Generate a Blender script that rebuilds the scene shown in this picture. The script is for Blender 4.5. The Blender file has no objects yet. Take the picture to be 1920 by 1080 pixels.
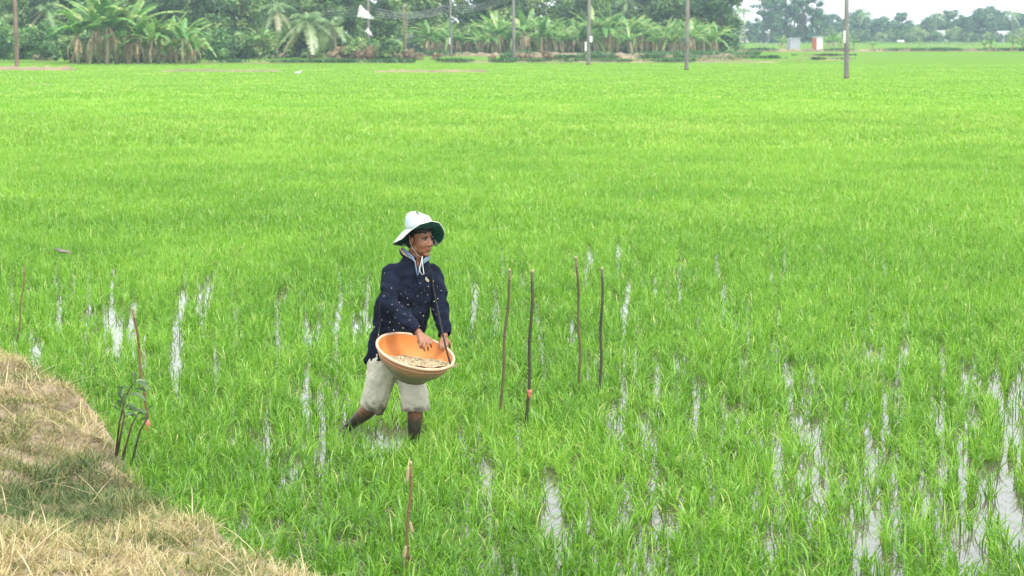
import bpy, bmesh, math, random
import numpy as np
from mathutils import Vector, Matrix, Euler, Quaternion
random.seed(7)
C = bpy.context.scene
col = C.collection
R_ = math.radians

# ------------------------------------------------------------------ camera
CAMH = 2.9; FPX = 4600.0; HOR = 60.0
PITCH = math.atan((540 - HOR) / FPX)
cd = bpy.data.cameras.new('camera'); cam = bpy.data.objects.new('camera', cd); col.objects.link(cam)
cam.location = (0, 0, CAMH); cam.rotation_euler = (math.pi/2 - PITCH, 0, 0)
cd.sensor_width = 36; cd.lens = FPX/1920*36; cd.clip_start = 0.5; cd.clip_end = 6000
cd.dof.use_dof = True; cd.dof.focus_distance = 17.2; cd.dof.aperture_fstop = 8.0
C.camera = cam
C.render.resolution_x = 1024; C.render.resolution_y = 576
# ------------------------------------------------------------------ sky and sun
SUN_EL, SUN_AZ = R_(58), R_(140)       # azimuth clockwise from +Y (view direction)
w = bpy.data.worlds.new("World"); C.world = w; w.use_nodes = True
nt = w.node_tree; nt.nodes.clear()
sky = nt.nodes.new('ShaderNodeTexSky'); sky.sky_type = 'NISHITA'; sky.sun_disc = False
sky.sun_elevation = SUN_EL; sky.sun_rotation = SUN_AZ; sky.dust_density = 4.0; sky.air_density = 1.0
hs = nt.nodes.new('ShaderNodeMix'); hs.data_type = 'RGBA'      # a high thin white overcast in front of the blue
hs.inputs[0].default_value = 0.78; hs.inputs[7].default_value = (8.6, 9.0, 9.3, 1)
bg = nt.nodes.new('ShaderNodeBackground'); bg.inputs['Strength'].default_value = 0.13
wo = nt.nodes.new('ShaderNodeOutputWorld')
nt.links.new(sky.outputs[0], hs.inputs[6]); nt.links.new(hs.outputs[2], bg.inputs['Color'])
nt.links.new(bg.outputs[0], wo.inputs['Surface'])
sd = bpy.data.lights.new('sun', 'SUN'); sd.energy = 1.7; sd.angle = R_(14); sd.color = (1.0, 0.955, 0.88)
sun = bpy.data.objects.new('sun', sd); col.objects.link(sun); sun.location = (0, 0, 60)
sv = Vector((math.sin(SUN_AZ)*math.cos(SUN_EL), math.cos(SUN_AZ)*math.cos(SUN_EL), math.sin(SUN_EL)))
sun.rotation_euler = sv.to_track_quat('Z', 'Y').to_euler()
C.view_settings.view_transform = 'Standard'; C.view_settings.look = 'None'
C.view_settings.exposure = 1.05; C.view_settings.gamma = 1.0

# ------------------------------------------------------------------ image <-> world
_f = Vector((0, math.cos(PITCH), -math.sin(PITCH))); _u = Vector((0, math.sin(PITCH), math.cos(PITCH)))
def ray(px, py):
    return _f + Vector((1, 0, 0))*((px-960)/FPX) + _u*((540-py)/FPX)
def at(px, py, z=0.0):
    d = ray(px, py); t = (z-CAMH)/d.z; return Vector((0, 0, CAMH)) + d*t
def atY(px, py, Y):
    d = ray(px, py); return Vector((0, 0, CAMH)) + d*(Y/d.y)
def proj(x, y, z):
    fy = y*math.cos(PITCH) - (z-CAMH)*math.sin(PITCH)
    uy = y*math.sin(PITCH) + (z-CAMH)*math.cos(PITCH)
    return 960 + FPX*x/fy, 540 - FPX*uy/fy
def Dof(py, z=0): return at(960, py, z).y

# ------------------------------------------------------------------ materials
def nodes(name):
    m = bpy.data.materials.new(name); m.use_nodes = True; n = m.node_tree; n.nodes.clear()
    return m, n, n.nodes.new('ShaderNodeOutputMaterial')
def N(n, t, **kw):
    a = n.nodes.new('ShaderNode'+t)
    for k, v in kw.items():
        if k in a.inputs: a.inputs[k].default_value = v
        else: setattr(a, k, v)
    return a
def ramp(n, fac, stops):
    r = n.nodes.new('ShaderNodeValToRGB'); e = r.color_ramp.elements
    while len(e) < len(stops): e.new(0.5)
    for i, (p, c) in enumerate(stops): e[i].position = p; e[i].color = (*c, 1)
    n.links.new(fac, r.inputs['Fac']); return r.outputs['Color']
def mat(name, c1, c2=None, scale=5.0, rough=0.8, bump=0.0, bscale=40.0, spec=0.3, detail=4.0, stretch=None, sheen=0):
    m, n, o = nodes(name)
    b = N(n, 'BsdfPrincipled', Roughness=rough); b.inputs['Specular IOR Level'].default_value = spec
    if sheen: b.inputs['Sheen Weight'].default_value = sheen
    tc = N(n, 'TexCoord'); src = tc.outputs['Object']
    if stretch:
        mp = N(n, 'Mapping'); mp.inputs['Scale'].default_value = stretch; n.links.new(src, mp.inputs[0]); src = mp.outputs[0]
    if c2:
        t = N(n, 'TexNoise', Scale=scale, Detail=detail); n.links.new(src, t.inputs['Vector'])
        n.links.new(ramp(n, t.outputs['Fac'], [(0.35, c1), (0.65, c2)]), b.inputs['Base Color'])
    else: b.inputs['Base Color'].default_value = (*c1, 1)
    if bump:
        t2 = N(n, 'TexNoise', Scale=bscale, Detail=5.0); n.links.new(src, t2.inputs['Vector'])
        bp = N(n, 'Bump', Strength=bump, Distance=0.02); n.links.new(t2.outputs['Fac'], bp.inputs['Height'])
        n.links.new(bp.outputs[0], b.inputs['Normal'])
    n.links.new(b.outputs[0], o.inputs[0]); return m
def leafmat(name, stops, trans=0.4, gloss=0.08, rough=0.45):
    """leaf with a per-leaf 'tint' attribute choosing its colour"""
    m, n, o = nodes(name)
    a = N(n, 'Attribute', attribute_name='tint')
    c = ramp(n, a.outputs['Fac'], stops)
    d = N(n, 'BsdfDiffuse'); t = N(n, 'BsdfTranslucent'); g = N(n, 'BsdfGlossy', Roughness=rough)
    n.links.new(c, d.inputs[0]); n.links.new(c, t.inputs[0])
    g.inputs[0].default_value = (1, 1, 1, 1)
    m1 = N(n, 'MixShader', Fac=trans); n.links.new(d.outputs[0], m1.inputs[1]); n.links.new(t.outputs[0], m1.inputs[2])
    m2 = N(n, 'MixShader', Fac=gloss); n.links.new(m1.outputs[0], m2.inputs[1]); n.links.new(g.outputs[0], m2.inputs[2])
    n.links.new(m2.outputs[0], o.inputs[0]); return m

M = {}
M['rice'] = leafmat('rice_leaf', [(0, (.060, .17, .010)), (.4, (.165, .385, .020)), (.75, (.295, .545, .046)), (.93, (.46, .62, .11)), (1, (.58, .55, .24))], trans=.45, gloss=.035)
M['dry'] = leafmat('dry_grass', [(0, (.045, .095, .020)), (.22, (.12, .17, .045)), (.45, (.34, .31, .11)), (.7, (.53, .43, .21)), (1, (.68, .56, .35))], trans=.25, gloss=.03)
M['leaf'] = leafmat('tree_leaf', [(0, (.026, .080, .022)), (.5, (.095, .215, .045)), (.85, (.21, .35, .08)), (1, (.34, .44, .14))], trans=.25, gloss=.04)
M['leaf_far'] = leafmat('far_tree_leaf', [(0, (.022, .085, .042)), (.5, (.060, .175, .070)), (1, (.15, .29, .10))], trans=.2, gloss=.03)  # greens shifted towards blue: part of the distance haze put into leaf colour
M['banana'] = leafmat('banana_leaf', [(0, (.05, .17, .03)), (.4, (.13, .32, .055)), (.7, (.26, .43, .10)), (1, (.52, .47, .20))], trans=.4, gloss=.045)
M['deadleaf'] = leafmat('dead_leaf', [(0, (.14, .10, .055)), (.5, (.36, .26, .15)), (1, (.58, .44, .27))], trans=.2, gloss=.03)
M['palm'] = leafmat('palm_leaf', [(0, (.05, .13, .03)), (.5, (.12, .25, .06)), (.9, (.24, .33, .11)), (1, (.40, .36, .16))], trans=.25, gloss=.08)
M['under'] = leafmat('undergrowth_leaf', [(0, (.04, .12, .03)), (.5, (.10, .25, .05)), (.85, (.18, .36, .08)), (1, (.35, .30, .14))], trans=.3, gloss=.04)
M['sapling'] = leafmat('sapling_leaf', [(0, (.020, .060, .012)), (.6, (.038, .10, .018)), (1, (.09, .18, .04))], trans=.2, gloss=.05, rough=.45)
M['bark'] = mat('bark', (.10, .075, .055), (.20, .165, .125), 3, .9, .4, 12)
M['bananastem'] = mat('banana_stem', (.24, .19, .11), (.52, .46, .30), 2.5, .7, .3, 6, stretch=(1, 1, .4))
M['palmtrunk'] = mat('palm_trunk', (.18, .15, .12), (.32, .28, .23), 3, .85, .4, 8, stretch=(1, 1, 3))
M['concrete'] = mat('pole_concrete', (.14, .13, .12), (.25, .235, .215), 1.5, .85, .3, 20, stretch=(1, 1, .5))
M['woodpole'] = mat('brown_pole', (.14, .09, .065), (.26, .18, .13), 2, .85, .3, 20, stretch=(1, 1, .3))
M['white'] = mat('white_sheet', (.80, .80, .77), (.62, .62, .60), 3, .6)
M['wire'] = mat('wire', (.35, .36, .36), None, rough=.5)
M['roof'] = mat('tin_roof', (.55, .56, .56), (.70, .70, .68), 2, .5, .2, 10)
M['wall'] = mat('house_wall', (.45, .47, .48), (.60, .60, .58), 1, .8)
M['grey'] = mat('grey_block', (.33, .35, .40), (.42, .44, .48), 2, .85, .2, 8)
M['red'] = mat('red_panel', (.55, .12, .06), (.62, .2, .1), 3, .6)
M['bamboo'] = mat('bamboo', (.075, .075, .028), (.17, .14, .06), 7, .5, .2, 30, stretch=(1, 1, .25))
M['bamboo_dark'] = mat('bamboo_dark', (.035, .042, .018), (.09, .09, .04), 9, .5, .2, 30, stretch=(1, 1, .25))
M['bamboo_red'] = mat('bamboo_red', (.10, .055, .025), (.22, .15, .065), 7, .6, .2, 30, stretch=(1, 1, .25))
M['bamboo_cut'] = mat('bamboo_cut', (.36, .29, .17), None, rough=.7)
M['pink'] = mat('pink_tape', (.50, .12, .09), (.58, .2, .15), 30, .5)
M['twig'] = mat('twig', (.06, .04, .03), (.14, .09, .06), 20, .8)
M['mud'] = mat('mud', (.10, .075, .05), (.19, .15, .10), .8, .7, .5, 6)
M['bund'] = mat('bund_soil', (.16, .13, .085), (.30, .23, .14), .35, .9, .5, 3)

# ------------------------------------------------------------------ object helpers
def tag(o, label=None, cat=None, group=None, kind=None):
    if label: o['label'] = label
    if cat: o['category'] = cat
    if group: o['group'] = group
    if kind: o['kind'] = kind
    return o
def empty(name, loc=(0, 0, 0), rz=0):
    o = bpy.data.objects.new(name, None); col.objects.link(o); o.location = loc; o.rotation_euler = (0, 0, rz)
    o.empty_display_size = .2; return o
def link(name, me, m, parent=None, smooth=True, keep=False):
    """link a mesh as one object; keep=True: its vertices are in world coordinates, parent at a plain location"""
    o = bpy.data.objects.new(name, me); col.objects.link(o)
    if m is not None and not me.materials: me.materials.append(m)
    if parent is not None:
        o.parent = parent
        if keep: o.matrix_parent_inverse = (Matrix.Translation(parent.location) @ parent.rotation_euler.to_matrix().to_4x4()).inverted()
    if smooth and len(me.polygons): me.polygons.foreach_set('use_smooth', [True]*len(me.polygons))
    return o
def bmobj(name, bm, m, parent=None, smooth=True, keep=False):
    me = bpy.data.meshes.new(name); bmesh.ops.recalc_face_normals(bm, faces=bm.faces); bm.to_mesh(me); bm.free()
    return link(name, me, m, parent, smooth, keep)
def copy_tree(o, parent=None):
    c = o.copy(); col.objects.link(c)
    if parent: c.parent = parent
    for ch in list(o.children): copy_tree(ch, c)
    return c
def npmesh(name, V, F, tint=None):
    """V (n,3), F (m,k) arrays"""
    me = bpy.data.meshes.new(name); k = F.shape[1]
    me.vertices.add(len(V)); me.vertices.foreach_set('co', np.ascontiguousarray(V, dtype=np.float32).ravel())
    me.loops.add(F.size); me.loops.foreach_set('vertex_index', np.ascontiguousarray(F, dtype=np.int32).ravel())
    me.polygons.add(len(F)); me.polygons.foreach_set('loop_start', np.arange(0, F.size, k, dtype=np.int32))
    if tint is not None:
        a = me.attributes.new('tint', 'FLOAT', 'POINT'); a.data.foreach_set('value', np.clip(tint, 0, 1).astype(np.float32))
    me.update(calc_edges=True); return me

def frame_of(d):
    d = d.normalized(); a = Vector((0, 0, 1)) if abs(d.z) < .95 else Vector((1, 0, 0))
    x = a.cross(d).normalized(); return x, d.cross(x).normalized()
def tube(bm, pts, rad, n=8, cap=True):
    pts = [Vector(p) for p in pts]
    if not hasattr(rad, '__len__'): rad = [rad]*len(pts)
    rings = []; x = None
    for i, p in enumerate(pts):
        d = (pts[min(i+1, len(pts)-1)] - pts[max(i-1, 0)])
        if x is None: x, y = frame_of(d)
        else:
            d = d.normalized(); x = (x - d*x.dot(d)).normalized(); y = d.cross(x)
        rings.append([bm.verts.new(p + (x*math.cos(a) + y*math.sin(a))*rad[i]) for a in [2*math.pi*k/n for k in range(n)]])
    for a, b in zip(rings, rings[1:]):
        for k in range(n): bm.faces.new((a[k], a[(k+1) % n], b[(k+1) % n], b[k]))
    if cap: bm.faces.new(rings[0][::-1]); bm.faces.new(rings[-1])
    return bm
def loft(bm, rings, n=28, cap=True):
    """rings: (centre, axis_x, axis_y, rx, ry)"""
    R = []
    for c, ax, ay, rx, ry in rings:
        R.append([bm.verts.new(Vector(c) + Vector(ax)*(rx*math.cos(t)) + Vector(ay)*(ry*math.sin(t))) for t in [2*math.pi*k/n for k in range(n)]])
    for a, b in zip(R, R[1:]):
        for k in range(n): bm.faces.new((a[k], a[(k+1) % n], b[(k+1) % n], b[k]))
    if cap: bm.faces.new(R[0][::-1]); bm.faces.new(R[-1])
    return R
def ball(bm, c, r, rot=None, sub=2):
    if not hasattr(r, '__len__'): r = (r, r, r)
    mtx = Matrix.Translation(Vector(c)) @ (rot.to_4x4() if rot is not None else Matrix()) @ Matrix.Diagonal((*r, 1))
    bmesh.ops.create_icosphere(bm, subdivisions=sub, radius=1, matrix=mtx)
def cap(bm, p0, p1, r0, r1, n=12):
    ball(bm, p0, r0); ball(bm, p1, r1); tube(bm, [p0, p1], [r0, r1], n)
def chain(bm, pts, rad):
    for i in range(len(pts)-1): cap(bm, pts[i], pts[i+1], rad[i], rad[i+1])
def box(bm, c, s, rot=None, bev=0):
    m = Matrix.Translation(Vector(c)) @ (rot.to_4x4() if rot is not None else Matrix()) @ Matrix.Diagonal((*s, 1))
    r = bmesh.ops.create_cube(bm, size=1, matrix=m)
    if bev: bmesh.ops.bevel(bm, geom=list({e for v in r['verts'] for e in v.link_edges}), offset=bev, segments=2, affect='EDGES')
def remeshed(bm, voxel, smooth=4, fac=.5):
    me = bpy.data.meshes.new('tmp'); bmesh.ops.recalc_face_normals(bm, faces=bm.faces); bm.to_mesh(me); bm.free()
    o = bpy.data.objects.new('tmp', me); col.objects.link(o)
    r = o.modifiers.new('r', 'REMESH'); r.mode = 'VOXEL'; r.voxel_size = voxel
    if smooth:
        s = o.modifiers.new('s', 'SMOOTH'); s.factor = fac; s.iterations = smooth
    dg = bpy.context.evaluated_depsgraph_get(); dg.update()
    out = bpy.data.meshes.new_from_object(o.evaluated_get(dg))
    bpy.data.objects.remove(o); bpy.data.meshes.remove(me); return out
def displace(me, fn):
    n = len(me.vertices); co = np.empty(n*3, np.float32); me.vertices.foreach_get('co', co); co = co.reshape(-1, 3)
    co = fn(co); me.vertices.foreach_set('co', co.astype(np.float32).ravel()); me.update()

# value noise
_rng = np.random.default_rng(11); _L = _rng.random((256, 256))
def vnoise(x, y):
    xi = np.floor(x).astype(int); yi = np.floor(y).astype(int); fx = x-xi; fy = y-yi
    fx = fx*fx*(3-2*fx); fy = fy*fy*(3-2*fy)
    g = lambda a, b: _L[a % 256, b % 256]
    return (g(xi, yi)*(1-fx) + g(xi+1, yi)*fx)*(1-fy) + (g(xi, yi+1)*(1-fx) + g(xi+1, yi+1)*fx)*fy
def fbm(x, y, o=3):
    s = 0; a = .5; t = 0
    for i in range(o): s = s + a*vnoise(x*2**i+13*i, y*2**i+7*i); t += a; a *= .5
    return s/t

# ------------------------------------------------------------------ the bank (dyke) at lower left
EDGE_PX = [(-260, 600), (-100, 632), (0, 672), (60, 705), (130, 742), (200, 822), (260, 868), (340, 930), (400, 1000), (462, 1040), (540, 1078), (640, 1150), (820, 1260)]
EDGE = [at(x, y, .30) for x, y in EDGE_PX]
EDGE.insert(0, EDGE[0] + (EDGE[0]-EDGE[2])*30)
EX = np.array([p.x for p in EDGE]); EY = np.array([p.y for p in EDGE])
_o = np.argsort(EY); EXs, EYs = EX[_o], EY[_o]
def bank_d(x, y):     # metres to the left of the edge (positive on the bank)
    ex = np.interp(y, EYs, EXs); return (ex - x)*0.93
def bank_h(x, y):
    d = bank_d(x, y)
    s = np.clip((d+.45)/.5, 0, 1); s = s*s*(3-2*s)
    h = s*.32 + np.clip(d, 0, 4)*.10
    hx, hy = x+2.6, y-14.4              # the green hollow
    h = h - .30*np.exp(-((hx*.75)**2 + ((hy)*.62)**2))*(d > -1)
    h = h + s*(fbm(x*1.3, y*1.3)-.5)*.26 + s*(fbm(x*5, y*5, 3)-.5)*.15
    return h - .12*(1-s)

def grid(name, x0, x1, y0, y1, nx, ny, zf):
    X, Y = np.meshgrid(np.linspace(x0, x1, nx), np.linspace(y0, y1, ny)); Z = zf(X, Y)
    V = np.stack([X, Y, Z], -1).reshape(-1, 3); i = np.arange(nx*ny).reshape(ny, nx)
    F = np.stack([i[:-1, :-1], i[:-1, 1:], i[1:, 1:], i[1:, :-1]], -1).reshape(-1, 4)
    return npmesh(name, V, F)
m = mat('bank_soil', (.13, .095, .055), (.34, .27, .18), 5, .95, .8, 18, detail=8)
tag(link('bank', grid('bank', -9, 3.2, 3, 30, 190, 400, bank_h), m), kind='structure')

# ground (mud floor under everything, to the horizon)
g = grid('ground', -2500, 2500, -40, 5200, 3, 3, lambda X, Y: X*0-.22)
tag(link('ground', g, M['mud']), kind='structure')
# water over the near paddy
m, n, o = nodes('paddy_water')
b = N(n, 'BsdfPrincipled', Roughness=.04, IOR=1.33); b.inputs['Base Color'].default_value = (.09, .08, .055, 1)
tc = N(n, 'TexCoord'); tn = N(n, 'TexNoise', Scale=9.0, Detail=3.0); n.links.new(tc.outputs['Object'], tn.inputs['Vector'])
bp = N(n, 'Bump', Strength=.12, Distance=.01); n.links.new(tn.outputs['Fac'], bp.inputs['Height']); n.links.new(bp.outputs[0], b.inputs['Normal'])
n.links.new(b.outputs[0], o.inputs[0])
tag(link('water', grid('water', -70, 70, -20, 140, 3, 3, lambda X, Y: X*0), m), kind='structure')
# far canopy of the fields: smooth green sheet
m, n, o = nodes('far_paddy')
tc = N(n, 'TexCoord'); mp = N(n, 'Mapping'); mp.inputs['Scale'].default_value = (.06, .02, 1); n.links.new(tc.outputs['Object'], mp.inputs[0])
t1 = N(n, 'TexNoise', Scale=1.0, Detail=6.0); n.links.new(mp.outputs[0], t1.inputs['Vector'])
c = ramp(n, t1.outputs['Fac'], [(.3, (.118, .222, .034)), (.55, (.130, .238, .039)), (.75, (.150, .250, .047))])
d = N(n, 'BsdfDiffuse'); n.links.new(c, d.inputs[0]); n.links.new(d.outputs[0], o.inputs[0]); MFAR = m
def field_z(X, Y):
    return -.12 + .26*np.clip((Y-57)/60, 0, 1) + (fbm(X*.3, Y*.15)-.5)*.04
tag(link('paddy_field', grid('paddy_field', -260, 260, 57, 900, 260, 840, field_z), MFAR), kind='structure')

# ------------------------------------------------------------------ blades of grass
def blades(P, yaw, L, W, lean, bend, tint, seg=4, twist=0.6, rng=_rng):
    n = len(P); s = np.linspace(0, 1, seg+1)[None, :]
    dx, dy = np.cos(yaw)[:, None], np.sin(yaw)[:, None]
    hor = L[:, None]*(lean[:, None]*s + bend[:, None]*s**2.2)
    ver = L[:, None]*(s*np.sqrt(np.clip(1-lean[:, None]**2, .1, 1)) - .75*bend[:, None]*s**3)
    cx = P[:, 0:1] + dx*hor; cy = P[:, 1:2] + dy*hor; cz = P[:, 2:3] + ver
    tw = yaw + math.pi/2 + rng.normal(0, twist, n); sx, sy = np.cos(tw)[:, None], np.sin(tw)[:, None]
    wd = W[:, None]*.5*np.clip(1.02-s**2.5, .05, 1)*np.where(s < .1, .6, 1)
    V = np.empty((n, seg+1, 2, 3)); V[:, :, 0] = np.stack([cx-sx*wd, cy-sy*wd, cz], -1); V[:, :, 1] = np.stack([cx+sx*wd, cy+sy*wd, cz], -1)
    base = (np.arange(n)*(2*(seg+1)))[:, None]; k = np.arange(seg)[None, :]*2
    F = np.stack([base+k, base+k+1, base+k+3, base+k+2], -1).reshape(-1, 4)
    return V.reshape(-1, 3), F, np.repeat(tint, 2*(seg+1))
def merge(parts):
    Vs, Fs, Ts, o = [], [], [], 0
    for V, F, T in parts: Vs.append(V); Fs.append(F+o); Ts.append(T); o += len(V)
    return np.concatenate(Vs), np.concatenate(Fs), np.concatenate(Ts)

# clear corridors of open water between the plants: (px, y top, y bottom, half width)
GAPS = [(636,525,580,7),(688,512,560,6),(888,545,610,7),(930,545,585,6),(575,690,800,7),(600,765,830,9),(641,900,940,6),
 (165,500,600,6),(212,560,640,8),(212,490,540,4),(335,572,690,9),(325,640,680,6),(60,612,690,7),(226,590,640,6),(403,640,760,5),(503,730,790,5),(400,500,520,4),
 (1688,640,780,9),(1628,775,890,12),(1645,860,900,8),(1745,650,740,6),(1768,670,730,6),(1870,670,720,9),(1825,700,780,6),(1805,640,700,6),
 (1808,845,950,9),(1840,880,965,12),(1880,880,960,7),(1680,880,960,10),(1730,860,940,7),(1765,870,930,6),(1890,740,880,5),(1535,820,900,8),(1503,780,830,6),
 (1300,730,790,8),(1355,740,800,7),(1381,760,820,6),(1403,750,810,6),(1187,930,1075,8),(1040,890,980,9),(1028,900,960,6),(602,880,960,6),(1160,960,1060,6),
 (1257,950,1060,6),(1435,990,1060,7),(1408,1010,1070,6),(1330,850,900,5),(1178,535,570,5),(1352,515,540,4),(1632,560,600,5),(1603,620,680,5),(1215,760,810,5),
 (505,800,850,5),(760,560,600,4),(1275,490,520,4),(1470,470,500,4),(1700,600,640,5),(1830,1000,1070,7),(1510,960,1010,6),(1765,1000,1070,5),(520,580,620,4),(110,560,600,5),(30,640,680,5),
 (1045,960,1060,6),(880,880,960,5),(960,900,960,4),(870,1000,1060,5),(1600,960,1070,6),(1920,640,720,7),(1950,760,880,8)]
_rg = random.Random(4)
for (x0, x1, y0, y1, n_, h_) in ((1150, 1960, 600, 1060, 80, 60), (1450, 1960, 620, 1000, 40, 80), (-20, 460, 490, 760, 34, 45), (480, 760, 500, 800, 22, 50), (300, 1150, 800, 1070, 40, 50), (850, 1500, 460, 640, 16, 18), (1000, 1900, 440, 600, 22, 16), (860, 1250, 640, 800, 14, 40)):
    for _k in range(n_):
        gy = _rg.uniform(y0, y1); GAPS.append((_rg.uniform(x0, x1), gy, gy+h_*_rg.uniform(.4, 1.3), _rg.uniform(.5, 4.5)))
def keep_mask(x, y, rng):
    fy = y*math.cos(PITCH) + CAMH*math.sin(PITCH); uy = y*math.sin(PITCH) - CAMH*math.cos(PITCH)
    px = 960 + FPX*x/fy; py = 540 - FPX*uy/fy
    k = np.ones(len(x), bool); j = rng.random(len(x))
    for gx, y0, y1, hw in GAPS:
        t = (py-(y0-28))/(y1+60-(y0-28)); inside = (t > 0) & (t < 1)
        wv = (hw*.55+3.3)*np.sin(np.pi*np.clip(t, .06, .94))**.5
        off = 3.0*np.sin(py*.045+gx)
        k &= ~(inside & (np.abs(px-gx-off) < wv*(.82+.4*j)) & (rng.random(len(x)) < .93))
    # patchy natural stand, thinner towards the near right
    nn = fbm(x*7, y*1.1, 3); reg = np.clip((px-1000)/900, 0, 1)*np.clip((py-560)/400, 0, 1)
    reg = np.maximum(reg, .75*np.clip(1-np.abs(px-200)/260, 0, 1)*np.clip(1-np.abs(py-600)/140, 0, 1))
    reg = np.maximum(reg, .45*np.clip(1-np.abs(px-620)/160, 0, 1)*np.clip(1-np.abs(py-720)/200, 0, 1))
    nn2 = fbm(x*11+40, y*1.6+9, 2); k &= ~(nn < .27 + .13*reg) & ~(nn2 < .17+.12*reg)
    # trampled round the legs
    for fx, fyy, r in ((766, 820, .21), (650, 818, .20), (715, 838, .17)):
        q = at(fx, fyy, 0); k &= ~(((x-q.x)**2 + ((y-q.y)*.6)**2) < r*r)
    return k
def rice_zone(y0, y1, dens, nb, Lm, Wm, seg, seed, z0=0.0, mask=True, margin=1.6):
    rng = np.random.default_rng(seed); hw = lambda y: .2087*y*1.04 + margin
    A = (hw(y0)+hw(y1))*(y1-y0); n = int(A*dens)
    y = y0 + (y1-y0)*rng.random(int(n*1.2)); x = (rng.random(len(y))*2-1)*hw(y1)
    k = np.abs(x) < hw(y); x, y = x[k], y[k]
    k = bank_d(x, y) < -.20 + .22*rng.random(len(x)); x, y = x[k], y[k]
    if mask: k = keep_mask(x, y, rng); x, y = x[k], y[k]
    hN = .85 + .3*fbm(x*.8+50, y*.8, 3); tN = .5+.45*(fbm(x*.5+9, y*.35+3, 3)-.5) + .30*(fbm(x*3+4, y*2, 2)-.5)
    n = len(x); x = np.repeat(x, nb); y = np.repeat(y, nb); hN = np.repeat(hN, nb); tN = np.repeat(tN, nb); n = len(x)
    sp = .012 if seg > 2 else .05
    P = np.stack([x+rng.normal(0, sp, n), y+rng.normal(0, sp, n), z0-.01+.12*np.clip((y-57)/60, 0, 1)], -1)
    L = Lm*hN*(.65+.55*rng.random(n))*np.clip(1.25-y/250, .45, 1); W = Wm*(.7+.6*rng.random(n))
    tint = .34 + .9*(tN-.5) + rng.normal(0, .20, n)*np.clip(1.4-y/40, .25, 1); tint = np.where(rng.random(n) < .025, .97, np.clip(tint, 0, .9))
    far = np.clip((y-18)/50, 0, 1); tint = np.minimum(tint + far*.34, np.maximum(tint, .88))  # tint rises with distance: light scattered by far blades put into colour
    return blades(P, rng.random(n)*2*math.pi, L, W, np.abs(rng.normal(.10, .14, n)).clip(0, .6), np.abs(rng.normal(.52, .30, n)).clip(0, 1.15), tint, seg, rng=rng)
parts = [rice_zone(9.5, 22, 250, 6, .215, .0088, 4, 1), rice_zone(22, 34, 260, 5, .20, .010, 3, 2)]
V, F, T = merge(parts)
tag(link('rice_plants', npmesh('rice_plants', V, F, T), M['rice']), 'young bright green rice standing in shallow water in the near paddy', 'rice plants', kind='stuff')
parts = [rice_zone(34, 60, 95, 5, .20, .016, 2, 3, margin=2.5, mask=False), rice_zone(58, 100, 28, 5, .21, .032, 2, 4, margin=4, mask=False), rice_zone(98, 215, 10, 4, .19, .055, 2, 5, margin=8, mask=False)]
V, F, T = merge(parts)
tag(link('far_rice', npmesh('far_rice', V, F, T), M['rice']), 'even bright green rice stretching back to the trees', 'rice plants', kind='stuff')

# dry grass on the bank
rng = np.random.default_rng(21)
n = 340000; y = 9.6+14*rng.random(n)**1.1; x = EXs[0] + (-7.0-EXs[0])*rng.random(n)
x = np.interp(y, EYs, EXs) - (4.6*rng.random(n)) + .10
k = (x > -.2087*y*1.06-1.4) & (x < .2087*y+.6); x, y = x[k], y[k]
d = bank_d(x, y); fy = y*math.cos(PITCH)+2.4*math.sin(PITCH)
hx, hy = np.maximum(x+2.7, -.5), y-14.3; hol = np.exp(-((hx*1.0)**2+(hy*.78)**2)*1.0)
cl = fbm(x*2.2, y*2.2, 3); cl2 = fbm(x*9+5, y*9, 2)
k = rng.random(len(x)) < np.clip(2.6*(cl2-.25), .16, 1); x, y, hol, cl, cl2, d = [a[k] for a in (x, y, hol, cl, cl2, d)]; n = len(x)
P = np.stack([x, y, bank_h(x, y)-.005], -1)
tint = .62 + 1.1*(cl-.5) + rng.normal(0, .18, n) - .85*hol - .22*np.exp(-((x+2.2)**2+(y-12.2)**2)) ; tint = np.where(rng.random(n) < .12+.5*np.clip(fbm(x*1.7+31, y*1.7+4, 3)-.42, 0, 1)*3, .08+rng.random(n)*.35, tint)
L = .035 + .085*rng.random(n)*(.4+1.2*cl) + .10*hol*rng.random(n) + .10*rng.random(n)*np.clip(fbm(x*3.1+8, y*3.1+2, 2)-.55, 0, 1)*4
pref = 2.2+ 2.5*cl*3
p1 = blades(P, pref+rng.normal(0, 2.2, n), L, .0035+.003*rng.random(n), np.abs(rng.normal(.68, .25, n)).clip(0, .98), np.abs(rng.normal(.3, .2, n)).clip(0, .7), tint, 3, rng=rng)
k = rng.random(n) < .004; nn = int(k.sum())      # long loose straws lying on top
p2 = blades(P[k]+np.array([0, 0, .03]), rng.random(nn)*6.28, .18+.25*rng.random(nn), np.full(nn, .005), .75+.2*rng.random(nn), .1+.35*rng.random(nn), .8+.2*rng.random(nn), 4, rng=rng)
V, F, T = merge([p1, p2])
tag(link('dry_grass', npmesh('dry_grass', V, F, T), M['dry']), 'dry straw coloured grass with green patches covering the bank', 'dry grass', kind='stuff')

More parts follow.
